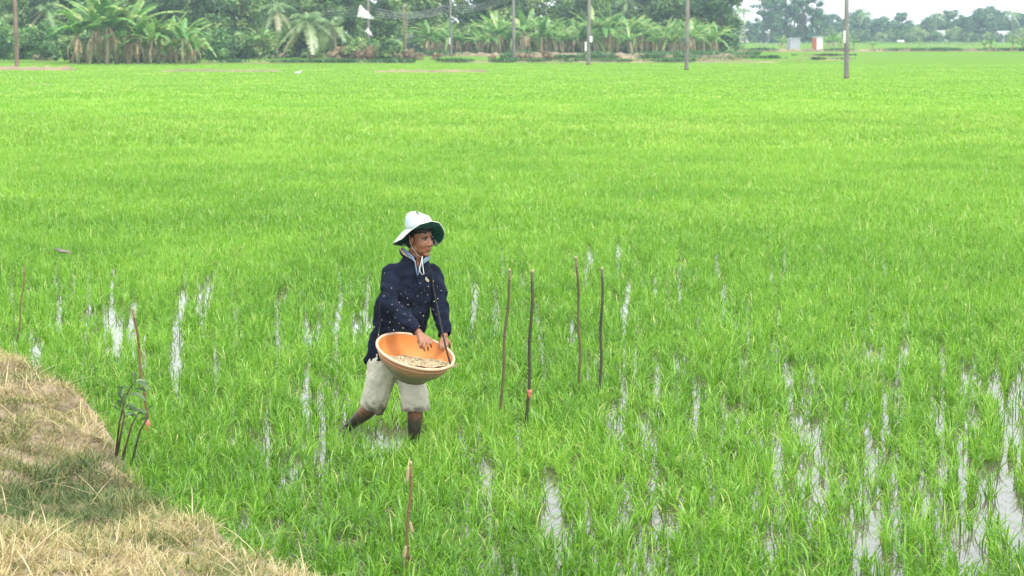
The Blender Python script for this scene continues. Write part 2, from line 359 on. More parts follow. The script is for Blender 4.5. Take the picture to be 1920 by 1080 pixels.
# ------------------------------------------------------------------ bunds between the far fields
def bund(py, x0, x1, wid, h, seed, name='bund', slope=0.0):
    D = Dof(py); n = max(30, int((x1-x0)/5)); V = []
    for i in range(n+1):
        px = x0+(x1-x0)*i/n; p = at(px, py+slope*(px-x0), 0); e = min(1, min(i, n-i)/3+.1)
        hh = h*(.6+.8*float(vnoise(np.array(i*.7+seed*9.), np.array(seed*1.)))) * e
        for (dy, z) in ((-wid, .05), (-wid*.5, .16+hh*.8), (0, .16+hh), (wid*.5, .16+hh*.8), (wid, .05)): V.append((p.x, p.y+dy, z))
    i = np.arange(len(V)).reshape(-1, 5); F = np.stack([i[:-1, :-1], i[1:, :-1], i[1:, 1:], i[:-1, 1:]], -1).reshape(-1, 4)
    return tag(link(name, npmesh(name, np.array(V), F), M['bund']), kind='structure')
BUNDS = [(98.5, 1340, 2150, 1.0, .35, 1), (107.5, 380, 1420, 1.2, .35, 2), (120, 820, 1460, .7, .10, 3), (114.5, 940, 1400, .8, .32, 4),
         (121, 370, 780, .5, .10, 5), (135.5, -60, 145, .5, .25, 6), (138, 300, 530, .4, .12, 7), (139.5, 700, 920, .4, .14, 8), (115.5, 1515, 1600, .5, .12, 9), (108, 1500, 1600, .4, .1, 10), (165, 55, 95, .3, .02, 11)]
for a in BUNDS: bund(*a)
# weeds on the bunds and along the wood's foot
rng = np.random.default_rng(33); ps = []
def weeds(py, x0, x1, wid, h, n, t0, z=.25, ts=.18):
    D = Dof(py); px = x0+(x1-x0)*rng.random(n); yy = D+rng.normal(0, wid*.5, n)
    xx = (px-960)/FPX*yy*1.005; P = np.stack([xx, yy, np.full(n, z)], -1)
    cl = fbm(px*.02+py, px*0+3, 3); kk = rng.random(n) < np.clip((cl-.25)*3, .05, 1); P = P[kk]; n = len(P); cl = cl[kk]
    ps.append(blades(P, rng.random(n)*6.28, h*(.4+cl)*(.5+rng.random(n)), .06+.07*rng.random(n), .3+.3*rng.random(n), .2+.3*rng.random(n), t0+rng.normal(0, ts, n), 2, rng=rng))
weeds(98.5, 1340, 2150, 1.0, .55, 12000, .15); weeds(107.5, 380, 1420, 1.4, .6, 14000, .30); weeds(114.5, 940, 1480, .9, .5, 9000, .15)
weeds(120, 820, 1300, .8, .35, 6000, .2); weeds(121, 370, 780, .7, .4, 4000, .2, z=.2); weeds(115.5, 1515, 1600, .5, .3, 1500, .15)
weeds(119, 1150, 1500, 1.2, .25, 4000, .97, ts=.05); weeds(104, -60, 460, 3.0, .9, 14000, .4); weeds(104, 300, 820, 2.5, .8, 12000, .45)
weeds(99, 960, 1350, 3.0, .6, 6000, .5); weeds(88, 1340, 2150, 12, .5, 6000, .9, ts=.08); weeds(108, 1480, 1600, .4, .25, 1200, .15); weeds(84, 1340, 2150, 14, .7, 8000, .55)
V, F, T = merge(ps)
tag(link('weeds', npmesh('weeds', V, F, T), M['under']), 'rough green and straw weeds on the low banks between far fields', 'weeds', kind='stuff')

# ------------------------------------------------------------------ trees
def leafcloud(cent, rad, per, size, rng, tbase, droop=0.0):
    n = len(cent)*per; c = np.repeat(cent, per, 0); r = np.repeat(rad, per)
    d = rng.normal(size=(n, 3)); d /= np.linalg.norm(d, axis=1)[:, None]; q = rng.random(n)**.4
    P = c + d*(r*q)[:, None]*np.array([1, 1, .75]); P[:, 2] -= droop*rng.random(n)*r
    a = rng.normal(size=(n, 3)); a /= np.linalg.norm(a, axis=1)[:, None]
    nrm = d*.6 + np.array([0, 0, .5]) + rng.normal(size=(n, 3))*.5
    b = np.cross(nrm, a); b /= np.linalg.norm(b, axis=1)[:, None]+1e-6; a = np.cross(b, nrm); a /= np.linalg.norm(a, axis=1)[:, None]+1e-6
    s = (size*(.5+rng.random(n)))[:, None]
    V = np.stack([P-a*s, P+b*s*.45, P+a*s, P-b*s*.45], 1).reshape(-1, 3)
    t = np.repeat(tbase, per)+rng.normal(0, .13, n)
    return V, np.arange(n*4).reshape(-1, 4), np.repeat(t, 4)
def tree_proto(name, h, cr, seed, nclump=44, per=150, size=.22, zc=.6, flat=.8, leaf='leaf', tmean=.45, crad=.3):
    rng = np.random.default_rng(seed); root = empty(name); c = []
    while len(c) < nclump:
        p = rng.uniform(-1, 1, 3); q = np.linalg.norm(p)
        if .25 < q < 1 and rng.random() < q+.2: c.append(p)
    c = np.array(c); wob = 1+.35*np.sin(3*np.arctan2(c[:, 1], c[:, 0])+seed)
    cent = np.stack([c[:, 0]*cr*wob*.8, c[:, 1]*cr*wob*.8, h*zc + c[:, 2]*h*(1-zc)*flat*1.05], -1)
    rad = cr*crad*(.6+.8*rng.random(nclump))
    tb = tmean + rng.normal(0, .3, nclump)
    V, F, T = leafcloud(cent, rad, per, size, rng, tb)
    bm = bmesh.new(); lean = rng.uniform(-.3, .3, 2); r0 = .035*h*.55
    top = Vector((lean[0], lean[1], h*.72)); tube(bm, [(0, 0, -.3), (lean[0]*.2, 0, h*.25), (lean[0]*.6, lean[1]*.6, h*.5), top], [r0, r0*.8, r0*.55, r0*.2], 8)
    for k in range(9):
        e = Vector(cent[k*4 % nclump]); s = Vector((lean[0]*.4, lean[1]*.4, h*(.22+.04*k)))
        mid = (s+e)/2+Vector((0, 0, -.15*h*.3)); tube(bm, [s, mid, e], [r0*.42, r0*.28, r0*.08], 6)
    bmobj('trunk', bm, M['bark'], root); link('crown', npmesh('crown', V, F, T), M[leaf], root, smooth=False)
    return root
def strip_leaf(rng, base, yaw, L, Wd, rise, droop, seg=9, notch=.3, hang=False, out=.35):
    """broad arching banana leaf with torn margins"""
    V, F, T = [], [], []; t0 = rng.random()
    d = np.array([math.cos(yaw), math.sin(yaw), 0]); s_ = np.array([-math.sin(yaw), math.cos(yaw), 0])
    pts = []
    for i in range(seg+1):
        s = i/seg
        if hang: p = base + d*(L*out*math.sin(s*2.2)) + np.array([0, 0, -L*s])
        else: p = base + d*L*(math.cos(rise)*s + .18*s*s) + np.array([0, 0, L*(math.sin(rise)*s - droop*s**2.4)])
        pts.append(p)
    for i in range(seg):
        a, b = pts[i], pts[i+1]; s = (i+.5)/seg
        wv = Wd*.5*math.sin(math.pi*min(1, s*.93+.07))**.6
        for sg in (-1, 1):
            w1 = wv*(1-notch*rng.random()); fold = .25+.3*rng.random()
            o1 = s_*sg*w1 + np.array([0, 0, -w1*fold])
            g0 = a*(.97)+b*.03; g1 = a*.12*rng.random()+b*(1-.12*rng.random()); g1 = a+(b-a)*(.84+.16*rng.random())
            k = len(V); V += [g0, g0+o1, g1+o1*(.8+.3*rng.random()), g1]; F.append([k, k+1, k+2, k+3]); T += [t0*.7+.3*rng.random()]*4
    return np.array(V), np.array(F), np.array(T)
def banana_proto(name, h, seed, dead=5, nl=10):
    rng = np.random.default_rng(seed); root = empty(name); bm = bmesh.new(); sh = h*.40; lx, ly = rng.uniform(-.3, .3, 2)
    tube(bm, [(0, 0, -.2), (lx*.3, ly*.3, sh*.5), (lx, ly, sh)], [.13, .11, .08], 10); bmobj('stem', bm, M['bananastem'], root)
    top = np.array([lx, ly, sh]); L = []
    for k in range(nl):
        yaw = k*2.4+rng.random(); rise = rng.uniform(.35, 1.5); LL = h*.60*rng.uniform(.75, 1.1)
        L.append(strip_leaf(rng, top, yaw, LL, .62*h/5*rng.uniform(.8, 1.15), rise, rng.uniform(.25, .75)*(1.3-rise*.5), notch=.35))
    V, F, T = merge(L); link('leaves', npmesh('leaves', V, F, T), M['banana'], root)
    L = [strip_leaf(rng, top-np.array([0, 0, sh*.35*rng.random()-.25]), rng.random()*6.28, sh*rng.uniform(.35, .95), .30*rng.uniform(.5, 1.2), 0, 0, notch=.75, hang=True, out=rng.uniform(.1, .65)) for k in range(dead)]
    V, F, T = merge(L); link('dead_leaves', npmesh('dead_leaves', V, F, T), M['deadleaf'], root)
    return root
def palm_proto(name, h, seed, nf=20, FL=3.2):
    rng = np.random.default_rng(seed); root = empty(name); bm = bmesh.new(); lx, ly = rng.uniform(-.9, .9, 2)
    tube(bm, [(0, 0, -.3), (lx*.15, ly*.15, h*.3), (lx*.5, ly*.5, h*.65), (lx, ly, h)], [.24, .17, .14, .12], 10)
    bmobj('trunk', bm, M['palmtrunk'], root); parts = []
    top = np.array([lx, ly, h])
    for k in range(nf):
        yaw = k*2.4+rng.random()*.5; rise = rng.uniform(-.7, 1.25); L = FL*rng.uniform(.8, 1.1); t0 = .5*rng.random()+.2 + (.3 if rise < .1 else 0)
        d = np.array([math.cos(yaw), math.sin(yaw), 0]); sd_ = np.array([-math.sin(yaw), math.cos(yaw), 0]); pts = []
        for i in range(25):
            s = i/24; pts.append(top + d*L*(math.cos(rise)*s+.1*s) + np.array([0, 0, L*(math.sin(rise)*s - .72*s**2.0)]))
        V, F, T = [], [], []
        for i in range(24):
            a, b = pts[i], pts[i+1]; s = i/24; q = len(V)
            V += [a-sd_*.03, a+sd_*.03, b+sd_*.03, b-sd_*.03]; F.append([q, q+1, q+2, q+3]); T += [.9]*4
            if s > .12:
                ll = L*.24*math.sin(math.pi*(s*.85+.15))**.5
                for sg in (-1, 1):
                    tip = a + sd_*sg*ll*.8 + d*ll*.35 + np.array([0, 0, -ll*rng.uniform(.35, .8)]); q = len(V); e = (b-a)*.75
                    V += [a, a+e, tip+e*.25, tip]; F.append([q, q+1, q+2, q+3]); T += [t0+.15*rng.random()]*4
        parts.append((np.array(V), np.array(F), np.array(T)))
    V, F, T = merge(parts); link('fronds', npmesh('fronds', V, F, T), M['palm'], root, smooth=False); return root

used = set()
def place(proto, px, py, s, label, cat, group=None, rz=None, dz=0, Y=None, sz=None):
    """first use moves the prototype itself, later uses copy it"""
    if id(proto) in used: o = copy_tree(proto)
    else: used.add(id(proto)); o = proto
    p = at(px, py, 0)
    if Y is not None: p = Vector(((px-960)/FPX*Y, Y, 0))
    o.location = (p.x, p.y, .1+dz); o.rotation_euler = (0, 0, random.uniform(0, 6.28) if rz is None else rz)
    o.scale = (s, s, s*(sz or 1)); tag(o, label, cat, group); return o

PB = [tree_proto('broadleaf_tree', 10.0, 3.4, 100+i, zc=[.48, .52, .46, .52][i], flat=.98, nclump=60, per=150, tmean=[.38, .55, .68, .35][i]) for i in range(4)]
PBU = [tree_proto('bush', 2.6, 1.7, 120+i, nclump=26, per=90, size=.15, zc=.45, flat=.95, leaf=['leaf', 'under', 'leaf'][i], tmean=[.5, .4, .75][i], crad=.36) for i in range(3)]
PDB = [tree_proto('dry_bush', 2.2, 1.8, 130+i, nclump=24, per=80, size=.16, zc=.42, flat=.95, leaf='deadleaf', tmean=.35, crad=.36) for i in range(2)]
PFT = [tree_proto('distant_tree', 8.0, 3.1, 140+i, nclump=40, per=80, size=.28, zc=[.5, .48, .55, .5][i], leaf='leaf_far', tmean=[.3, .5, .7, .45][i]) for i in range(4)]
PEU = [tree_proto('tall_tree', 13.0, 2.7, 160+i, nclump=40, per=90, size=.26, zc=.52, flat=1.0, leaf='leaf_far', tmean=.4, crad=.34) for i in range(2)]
PBA = [banana_proto('banana_plant', 5.4, 200+i, dead=[8, 11, 6, 12][i], nl=[13, 11, 14, 12][i]) for i in range(4)]
PPA = [palm_proto('coconut_palm', [6.5, 4.2, 8.5][i], 300+i) for i in range(3)]

def span(px):
    for lim, t in ((130, 'around the brown pole'), (380, 'behind the left banana clump'), (660, 'between left banana clump and tarpaulin'), (810, 'between tarpaulin and long banana grove'), (964, 'above the left end of the long grove'), (1103, 'between the fourth and third poles from right'), (1287, 'between the third and second poles from right'), (9999, 'at the right end of the wood')):
        if px < lim: return t
ROWN = ('in the front row of the wood', 'in the middle row of the wood', 'in the rear row of the wood')
# left wood, rows of trees
GW = 'trees of the dense wood behind the banana plants'
for row, (D0, sc, off) in enumerate(((262, .95, 0), (276, 1.1, 60), (292, 1.25, 25))):
    for i in range(15):
        px = -110 + off + i*98 + random.uniform(-30, 30)
        if row == 0 and (640 < px < 800 or px > 820): continue
        D = D0+random.uniform(-4, 4) + (32 if px > 780 else 0)
        place(PB[(i*3+row+random.randint(0, 1)) % 4], px, 0, sc*random.uniform(.85, 1.15), 'tree %s, %s' % (ROWN[row].replace(' of the wood', ''), span(px)), 'tree', GW+' '+span(px)+' '+ROWN[row][7:12], Y=D)
for px, s, i in ((1330, 1.0, 0), (1265, 1.05, 3), (1212, .9, 2)):
    place(PB[i], px, 0, s, 'rounded dark green tree at the right end of the wood, before the open sky', 'tree', 'rounded trees at the right end of the wood', Y=338)
for px, Y, k, s in ((585, 249, 1, .95), (632, 251, 1, .85), (520, 256, 0, .8), (95, 258, 0, .8), (60, 262, 2, .75), (20, 252, 1, .9), (1180, 312, 2, .78), (1320, 318, 1, .75), (760, 280, 2, .9), (430, 262, 1, .8), (1395, 560, 2, .9)):
    lab = {585: 'low pale coconut palm with spreading fronds, left of the white tarpaulin', 632: 'smaller coconut palm just right of the pale low palm in the wood', 520: 'coconut palm behind the lone banana plant of the wood',
           95: 'coconut palm between the brown pole and the left banana clump', 60: 'taller coconut palm beside the brown pole at the left', 20: 'low coconut palm at the far left edge of the wood',
           1180: 'grey green coconut palm rising above the long banana grove', 1320: 'pale drooping palm at the right end of the banana grove', 760: 'tall dark coconut palm behind the thin wooden pole', 430: 'low coconut palm right of the left banana clump', 1395: 'thin palm standing against the open sky right of the wood'}[px]
    place(PPA[k], px, 0, s, lab, 'palm tree', 'coconut palms of the wood', Y=Y)
for i in range(26):
    px = random.uniform(-60, 780)
    if 130 < px < 380 and random.random() < .6: continue
    if 540 < px < 780 and random.random() < .6: continue
    place(PBU[i % 3], px, 0, random.uniform(.7, 1.35), 'low leafy bush at the foot of the wood, '+span(px), 'bush', 'bushes along the foot of the wood, '+span(px), Y=random.uniform(243, 256))
for px in (10, 55, 88): place(PBU[1], px, 0, random.uniform(.9, 1.2), 'bright green bush beside the brown pole at the left', 'bush', 'bright bushes by the brown pole', Y=226+px*.05, dz=.8)
for i in range(10):
    place(PBU[(i+1) % 3], 1340+random.uniform(-100, 40), 0, random.uniform(.6, 1.0), 'low dark bush at the right foot of the banana grove', 'bush', 'bushes right of the grove', Y=random.uniform(318, 334))
# bananas
for i, px in enumerate((150, 172, 188, 205, 222, 243, 262, 285, 300, 322, 345, 362)):
    place(PBA[i % 4], px, 0, random.uniform(.95, 1.2)*(1.3 if px < 250 else 1.02), ('tall banana plant in the left half of the clump at the left field edge' if px < 250 else 'shorter banana plant in the right half of the clump at the left field edge'), 'banana plant', 'left banana clump, %s half' % ('taller' if px < 250 else 'shorter'), Y=214+random.uniform(-3, 3))
for i, px in enumerate((140, 165, 200, 236, 250, 275, 310, 333, 352, 368)): place(PBA[(i+1) % 4], px, 0, random.uniform(.45, .75), 'small young banana plant at the foot of the clump at the left field edge', 'banana plant', 'young bananas of the left clump', Y=212.5+random.uniform(-1, 2))
for i in range(14): place(PBU[(0, 2)[i % 2]], 138+i*17+random.uniform(-5, 5), 0, random.uniform(.7, 1.1), 'low dark bush behind the stems of the left banana clump', 'bush', 'bushes behind the left banana clump', Y=222+random.uniform(-1, 2))
for i in range(26): place(PBU[(0, 2)[i % 2]], 812+i*20+random.uniform(-6, 6), 0, random.uniform(.8, 1.2), 'low dark bush behind the stems of the long banana grove', 'bush', 'bushes behind the long banana grove', Y=311+random.uniform(-1, 2))
for i in range(18): place(PDB[i % 2], 628+i*9+random.uniform(-5, 5), 0, random.uniform(.35, .7), 'dry brown bush in the tangle below the white tarpaulin', 'bush', 'dry brown bushes below the tarpaulin', Y=247+random.uniform(-3, 2))
for i in range(9): place(PDB[i % 2], random.choice((60, 80, 100, 120, 812, 860, 920, 985, 1020))+random.uniform(-9, 9), 0, random.uniform(.25, .42), 'dry brown bush at the foot of the wood', 'bush', 'scattered dry brown bushes', Y=240)
for px, Y, s in ((495, 250, .85), (508, 252, .75)): place(PBA[2], px, 0, s, 'lone banana plant in front of the wood, left of the pale palm', 'banana plant', 'banana plants left of the pale palm', Y=Y)
for i in range(74):
    px = 805+i*7.4+random.uniform(-8, 8); s = random.uniform(.75, 1.38)*(.8 if px < 850 else 1.0)*(.85 if px > 1200 else 1)
    place(PBA[(i*7) % 4], px, 0, s, 'banana plant in the long grove, '+span(px).replace('above the left end of the long grove', 'left of the fourth pole from the right'), 'banana plant', 'banana grove '+span(px), Y=290+random.uniform(-2, 18))
for px, Y, s, lab in ((1464, 372, .62, 'small bright banana plant left of the grey shed'), (1470, 374, .5, 'short banana plant leaning against the left side of the grey shed'),
                      (1548, 374, .66, 'banana plant just right of the red and white outhouse'), (1560, 376, .74, 'tallest banana plant between the outhouse and the nearest pole'), (1575, 374, .62, 'banana plant directly behind the nearest pole'), (1598, 380, .5, 'short banana plant right of the nearest pole'),
                      (1634, 350, .40, 'small lone banana plant on the mound right of the nearest pole'), (1842, 352, .44, 'thin banana plant, left one of the pair near the right edge'), (1852, 352, .5, 'thin banana plant, right one of the pair near the right edge'),
                      (1896, 350, .55, 'banana plant second from the right edge'), (1912, 350, .62, 'banana plant at the right edge of the picture')):
    place(PBA[int(px) % 4], px, 0, s, lab, 'banana plant', 'banana plants on the far banks', Y=Y)
# far treeline
def fspan(px):
    for lim, t in ((1425, 'under the open gap of sky'), (1590, 'behind the outhouse'), (1700, 'just right of the nearest pole'), (1800, 'above the long pale roof'), (9999, 'towards the right edge')):
        if px < lim: return t
tops = [(1335, 6.5), (1365, 7), (1390, 6), (1412, 7), (1540, 9), (1565, 8), (1590, 9), (1612, 7.5), (1640, 8), (1668, 9), (1690, 7), (1715, 6), (1735, 8), (1760, 9.5), (1785, 8), (1810, 10), (1835, 11.5), (1862, 10), (1885, 8.5), (1910, 10), (1935, 9), (1965, 9), (1995, 8), (2030, 9), (2070, 8)]
for i, (px, h) in enumerate(tops):
    for r, (Y, k) in enumerate(((655, .82), (700, .98))):
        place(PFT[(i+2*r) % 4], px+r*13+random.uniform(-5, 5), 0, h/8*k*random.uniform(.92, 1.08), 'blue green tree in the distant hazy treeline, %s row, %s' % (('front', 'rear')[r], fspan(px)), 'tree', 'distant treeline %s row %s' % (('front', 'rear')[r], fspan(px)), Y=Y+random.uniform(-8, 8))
for i in range(30):
    place(PBU[i % 3], 1335+i*22+random.uniform(-9, 9), 0, random.uniform(1.0, 1.6), 'low hazy bush at the foot of the distant treeline', 'bush', 'bushes of the distant treeline', Y=638+random.uniform(-5, 5))
for i, (px, s) in enumerate(((1428, .98), (1443, 1.1), (1456, 1.0), (1472, .92), (1486, 1.12), (1503, 1.05), (1518, 1.06), (1530, .72))):
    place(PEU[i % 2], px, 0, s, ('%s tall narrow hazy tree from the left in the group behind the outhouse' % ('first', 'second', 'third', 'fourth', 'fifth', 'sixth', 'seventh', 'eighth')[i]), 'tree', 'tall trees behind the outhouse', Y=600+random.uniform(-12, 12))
for px, k, s, lab in ((1622, 2, .88, 'distant palm just right of the nearest pole'), (1748, 2, .85, 'distant palm left of the long pale roof'), (1895, 2, .9, 'distant palm near the right edge of the treeline')):
    place(PPA[k], px, 0, s, lab, 'palm tree', 'palms in the distant treeline', Y=645)

# ------------------------------------------------------------------ utility poles, wires
POLES = [(1587, 152, .16, .105, 9.0, 'nearest and thickest concrete utility pole, standing at the right with a white notice'),
         (1287, 135, .155, .11, 9.0, 'second concrete utility pole from the right, bare'),
         (1103, 125, .165, .11, 9.0, 'third utility pole from the right, with two white plates'),
         (964, 116, .155, .11, 9.0, 'fourth utility pole from the right, at the left end of the banana grove front'),
         (846, 108, .155, .11, 9.0, 'fifth utility pole from the right, with a small white plate'),
         (691, 113, .15, .11, 9.0, 'pale utility pole in front of the white tarpaulin')]
PW = []
for i, (px, py, r0, r1, h, lab) in enumerate(POLES):
    p = at(px, py, .0); t = empty('utility_pole', p); tag(t, lab, 'utility pole', 'utility poles crossing the field')
    bm = bmesh.new(); lean = (-.10, .12, .1, -.1, -.12, 0)[i]; tube(bm, [(0, 0, -.3), (0, 0, .1), (lean*.5, 0, h*.5), (lean, 0, h)], [r0, r0, (r0+r1)/2, r1], 14)
    bmobj('shaft', bm, M['concrete'], t)
    bm = bmesh.new(); tube(bm, [(0, 0, .1), (0, 0, .34)], [r0*1.18, r0*1.1], 14); bmobj('base_collar', bm, M['mud'], t)
    bm = bmesh.new(); box(bm, (lean*.8, -.15, 7.6), (.09, .09, 1.5), bev=.01)
    for k in range(4): tube(bm, [(lean*.8, -.2, 7.05+.35*k), (lean*.8, -.33, 7.05+.35*k)], .05, 8)
    bmobj('insulator_rack', bm, M['concrete'], t)
    plates = {0: [(-.17, -.17, 2.62, .13, .72)], 2: [(.22, -.19, 2.3, .22, .5), (-.22, -.19, 1.7, .17, .75)], 4: [(-.16, -.17, 1.9, .15, .75)]}.get(i, [])
    for (x, y, z, ww, hh) in plates:
        bm = bmesh.new(); box(bm, (x, y, z), (ww, .02, hh), bev=.004); bmobj('plate', bm, M['white'], t, smooth=False)
    PW.append(p)
p = at(32, 128, 0); t = empty('utility_pole', p); tag(t, 'brown weathered pole standing alone at the far left field edge', 'utility pole')
bm = bmesh.new(); tube(bm, [(0, 0, -.3), (0, 0, .1), (-.05, 0, 4.5), (-.12, 0, 9)], [.19, .18, .16, .13], 12); bmobj('shaft', bm, M['woodpole'], t)
bm = bmesh.new(); box(bm, (-.1, -.2, 8.2), (1.2, .1, .1), bev=.01); bmobj('crossarm', bm, M['woodpole'], t)
p = at(758, 0, 0) if False else Vector(((758-960)/FPX*262, 262, 0)); t = empty('wooden_pole', p); tag(t, 'thin short wooden pole standing between the tarpaulin and the banana grove', 'pole')
bm = bmesh.new(); tube(bm, [(0, 0, -.2), (0.03, 0, 3), (0, 0, 5.9)], [.11, .1, .08], 8); bmobj('shaft', bm, M['woodpole'], t)
bm = bmesh.new(); tube(bm, [(0, -.08, 5.6), (0, -.2, 5.6)], .05, 8); bmobj('insulator', bm, M['white'], t)
# wires: sag from pole to pole then run on past the last pole to the left
ends = [Vector((-75, 345, 5.0))] + [PW[5], PW[4], PW[3], PW[2], PW[1], PW[0]] + [Vector((27, 118, 7.5))]
hts = [5.0, 4.6, 5.2, 6.2, 7.0, 7.2, 7.4, 7.5]
for k in range(4):
    bm = bmesh.new(); pts = []
    for j in range(len(ends)-1):
        a = Vector((ends[j].x, ends[j].y-.33, hts[j]+.32*k)); b = Vector((ends[j+1].x, ends[j+1].y-.33, hts[j+1]+.32*k))
        for s in range(10):
            s /= 10; q = a.lerp(b, s); q.z -= (.5+.12*k)*4*s*(1-s); pts.append(q)
    tube(bm, pts, .022, 5)
    tag(bmobj('power_cable', bm, M['wire'], None), ('lowest', 'second lowest', 'second highest', 'topmost')[k]+' of the four thin cables strung between the poles', 'cable', 'cables between the utility poles')

# ------------------------------------------------------------------ huts, sheds, tarpaulin, white things far away
def house(px, Y, wd, dp, hh, rise, lab, rz=0, name='house', wm='wall'):
    p = Vector(((px-960)/FPX*Y, Y, .1)); t = empty(name, p, rz); tag(t, lab, 'house')
    bm = bmesh.new(); box(bm, (0, 0, hh/2), (wd, dp, hh)); bmobj('wall', bm, M[wm], t, False)
    bm = bmesh.new(); w2, d2 = wd/2+.4, dp/2+.5
    v = [bm.verts.new(q) for q in ((-w2, -d2, hh-.1), (w2, -d2, hh-.1), (w2, 0, hh+rise), (-w2, 0, hh+rise), (-w2, d2, hh-.1), (w2, d2, hh-.1))]
    bm.faces.new((v[0], v[1], v[2], v[3])); bm.faces.new((v[3], v[2], v[5], v[4])); r = bmesh.ops.solidify(bm, geom=bm.faces[:], thickness=.08); bmobj('roof', bm, M['roof'], t, False)
    bm = bmesh.new(); box(bm, (-wd*.2, -dp/2-.02, 1), (.9, .05, 2)); bmobj('door', bm, M['woodpole'], t, False)
    bm = bmesh.new(); box(bm, (wd*.22, -dp/2-.02, 1.5), (1.0, .05, .9)); bmobj('window', bm, M['grey'], t, False)
house(1428, 646, 3.6, 5, 2.5, 1.0, 'small white house with pale roof left of the grey shed, half hidden in trees', rz=.3)
house(1382, 650, 4.4, 5, 2.3, 1.2, 'low house with a dull roof under trees, left of the small white house', rz=.1)
house(1768, 652, 6.0, 5, 2.0, 1.3, 'long house with a pale sloping roof in the distant treeline', rz=-.35)
house(1880, 652, 4.0, 5, 2.0, 1.1, 'low grey house near the right edge of the distant treeline', rz=.2)
# grey shed
p = Vector(((1485-960)/FPX*352, 352, .1)); t = empty('shed', p, .25); tag(t, 'small grey block shed between the banana plant and the outhouse', 'shed')
bm = bmesh.new(); box(bm, (0, 0, .9), (1.5, 1.5, 1.8), bev=.03); bmobj('wall', bm, M['grey'], t, False)
bm = bmesh.new(); box(bm, (0, 0, 1.86), (1.6, 1.65, .1), Euler((0, -.06, 0)).to_matrix()); bmobj('roof', bm, M['grey'], t, False)
bm = bmesh.new(); box(bm, (0, -.76, .15), (1.55, .06, .3)); bmobj('plinth', bm, M['bund'], t, False)
# outhouse
p = Vector(((1530-960)/FPX*350, 350, .1)); t = empty('outhouse', p, .62); tag(t, 'narrow outhouse with red side panel and white door', 'outhouse')
bm = bmesh.new(); box(bm, (0, .0, 1.0), (1.15, 1.0, 2.0), bev=.02); bmobj('wall', bm, M['white'], t, False)
bm = bmesh.new(); box(bm, (-.59, 0, 1.02), (.04, .9, 1.9)); bmobj('side_panel', bm, M['red'], t, False)
bm = bmesh.new(); box(bm, (0, 0, 2.07), (1.3, 1.2, .08), Euler((.05, 0, 0)).to_matrix()); bmobj('roof', bm, M['grey'], t, False)
bm = bmesh.new(); box(bm, (0.05, -.52, .95), (.7, .04, 1.7)); d_ = bmobj('door', bm, M['white'], t, False)
bm = bmesh.new(); box(bm, (.3, -.56, .95), (.04, .05, .14)); h_ = bmobj('handle', bm, M['wire'], d_, False)
# white tarpaulin sheet hanging in the trees
def wsheet(name, px, py, Y, ww, hh, rot, lab, cat, mm='white'):
    c = atY(px, py, Y); X, Z = np.meshgrid(np.linspace(-.5, .5, 12), np.linspace(-.5, .5, 12))
    Vx = X*ww; tt = np.clip(.95-.85*(X+.5), .12, 1)*np.clip((X+.62)*5, .3, 1); Vz = (-.5+(Z+.5)*tt)*hh + .04*np.sin(X*13); Vy = .15*np.sin(X*9+Z*4)*ww*.3; V = np.stack([Vx, Vy, Vz], -1).reshape(-1, 3)
    i = np.arange(144).reshape(12, 12); F = np.stack([i[:-1, :-1], i[:-1, 1:], i[1:, 1:], i[1:, :-1]], -1).reshape(-1, 4)
    me = npmesh(name, V, F); o = link(name, me, M[mm]); o.location = c; o.rotation_euler = (0, rot, 0)
    s = o.modifiers.new('s', 'SOLIDIFY'); s.thickness = .03; return tag(o, lab, cat)
wsheet('tarpaulin', 687, 21, 252, 1.7, 1.45, .12, 'bright white tarpaulin hanging among the trees behind the pale pole', 'tarpaulin')
wsheet('rag', 694, 59, 252, .9, .6, .5, 'small pale rag hanging on the pale pole below the tarpaulin', 'rag')
def sack(px, py, hh, ww, lab):
    p = at(px, py, .12); bm = bmesh.new(); R = []
    n = 8
    loft(bm, [(Vector((random.uniform(-.02, .02), 0, hh*k/n)), (1, 0, 0), (0, 1, 0), ww*.5*math.sin(math.pi*(.12+.82*(k/n)))**.5, ww*.4*math.sin(math.pi*(.12+.82*(k/n)))**.5) for k in range(n+1)], 14)
    o = bmobj('sack', bm, M['white']); o.location = p; return tag(o, lab, 'sack', 'white sacks along the far bank')
sack(1131, 98, .95, .42, 'upright white sack in front of the banana grove, right of the third pole')
sack(1235, 95, .6, .45, 'white sack on the bare bank left of the second pole from the right')
# egret-like white bird in the field
p = at(559, 143, .3); t = empty('egret', p); t.scale = (.75,)*3; t.location.z += .12; tag(t, 'small white bird standing in the rice near the left wood', 'bird')
bm = bmesh.new(); ball(bm, (0, 0, .12), (.22, .11, .10)); ball(bm, (-.14, 0, .10), (.16, .06, .06)); cap(bm, (.17, 0, .16), (.25, 0, .30), .045, .025); cap(bm, (.25, 0, .30), (.30, 0, .33), .035, .03)
cap(bm, (.30, 0, .33), (.42, 0, .31), .015, .005); cap(bm, (.03, .03, .05), (.03, .03, -.25), .012, .012); cap(bm, (-.03, -.03, .05), (-.03, -.03, -.25), .012, .012)
me = remeshed(bm, .014, 3); link('body', me, M['white'], t)
bm = bmesh.new(); ball(bm, (-.04, -.085, .13), (.2, .03, .08)); bmobj('wing', bm, M['white'], t)
# cement mound right
p = Vector(((1685-960)/FPX*620, 620, .1)); bm = bmesh.new(); box(bm, (0, 0, .35), (1.7, 1.0, .9), bev=.15); o = bmobj('cistern', bm, M['white']); o.location = p; tag(o, 'low white cement cistern far away at the foot of the distant treeline', 'cistern')
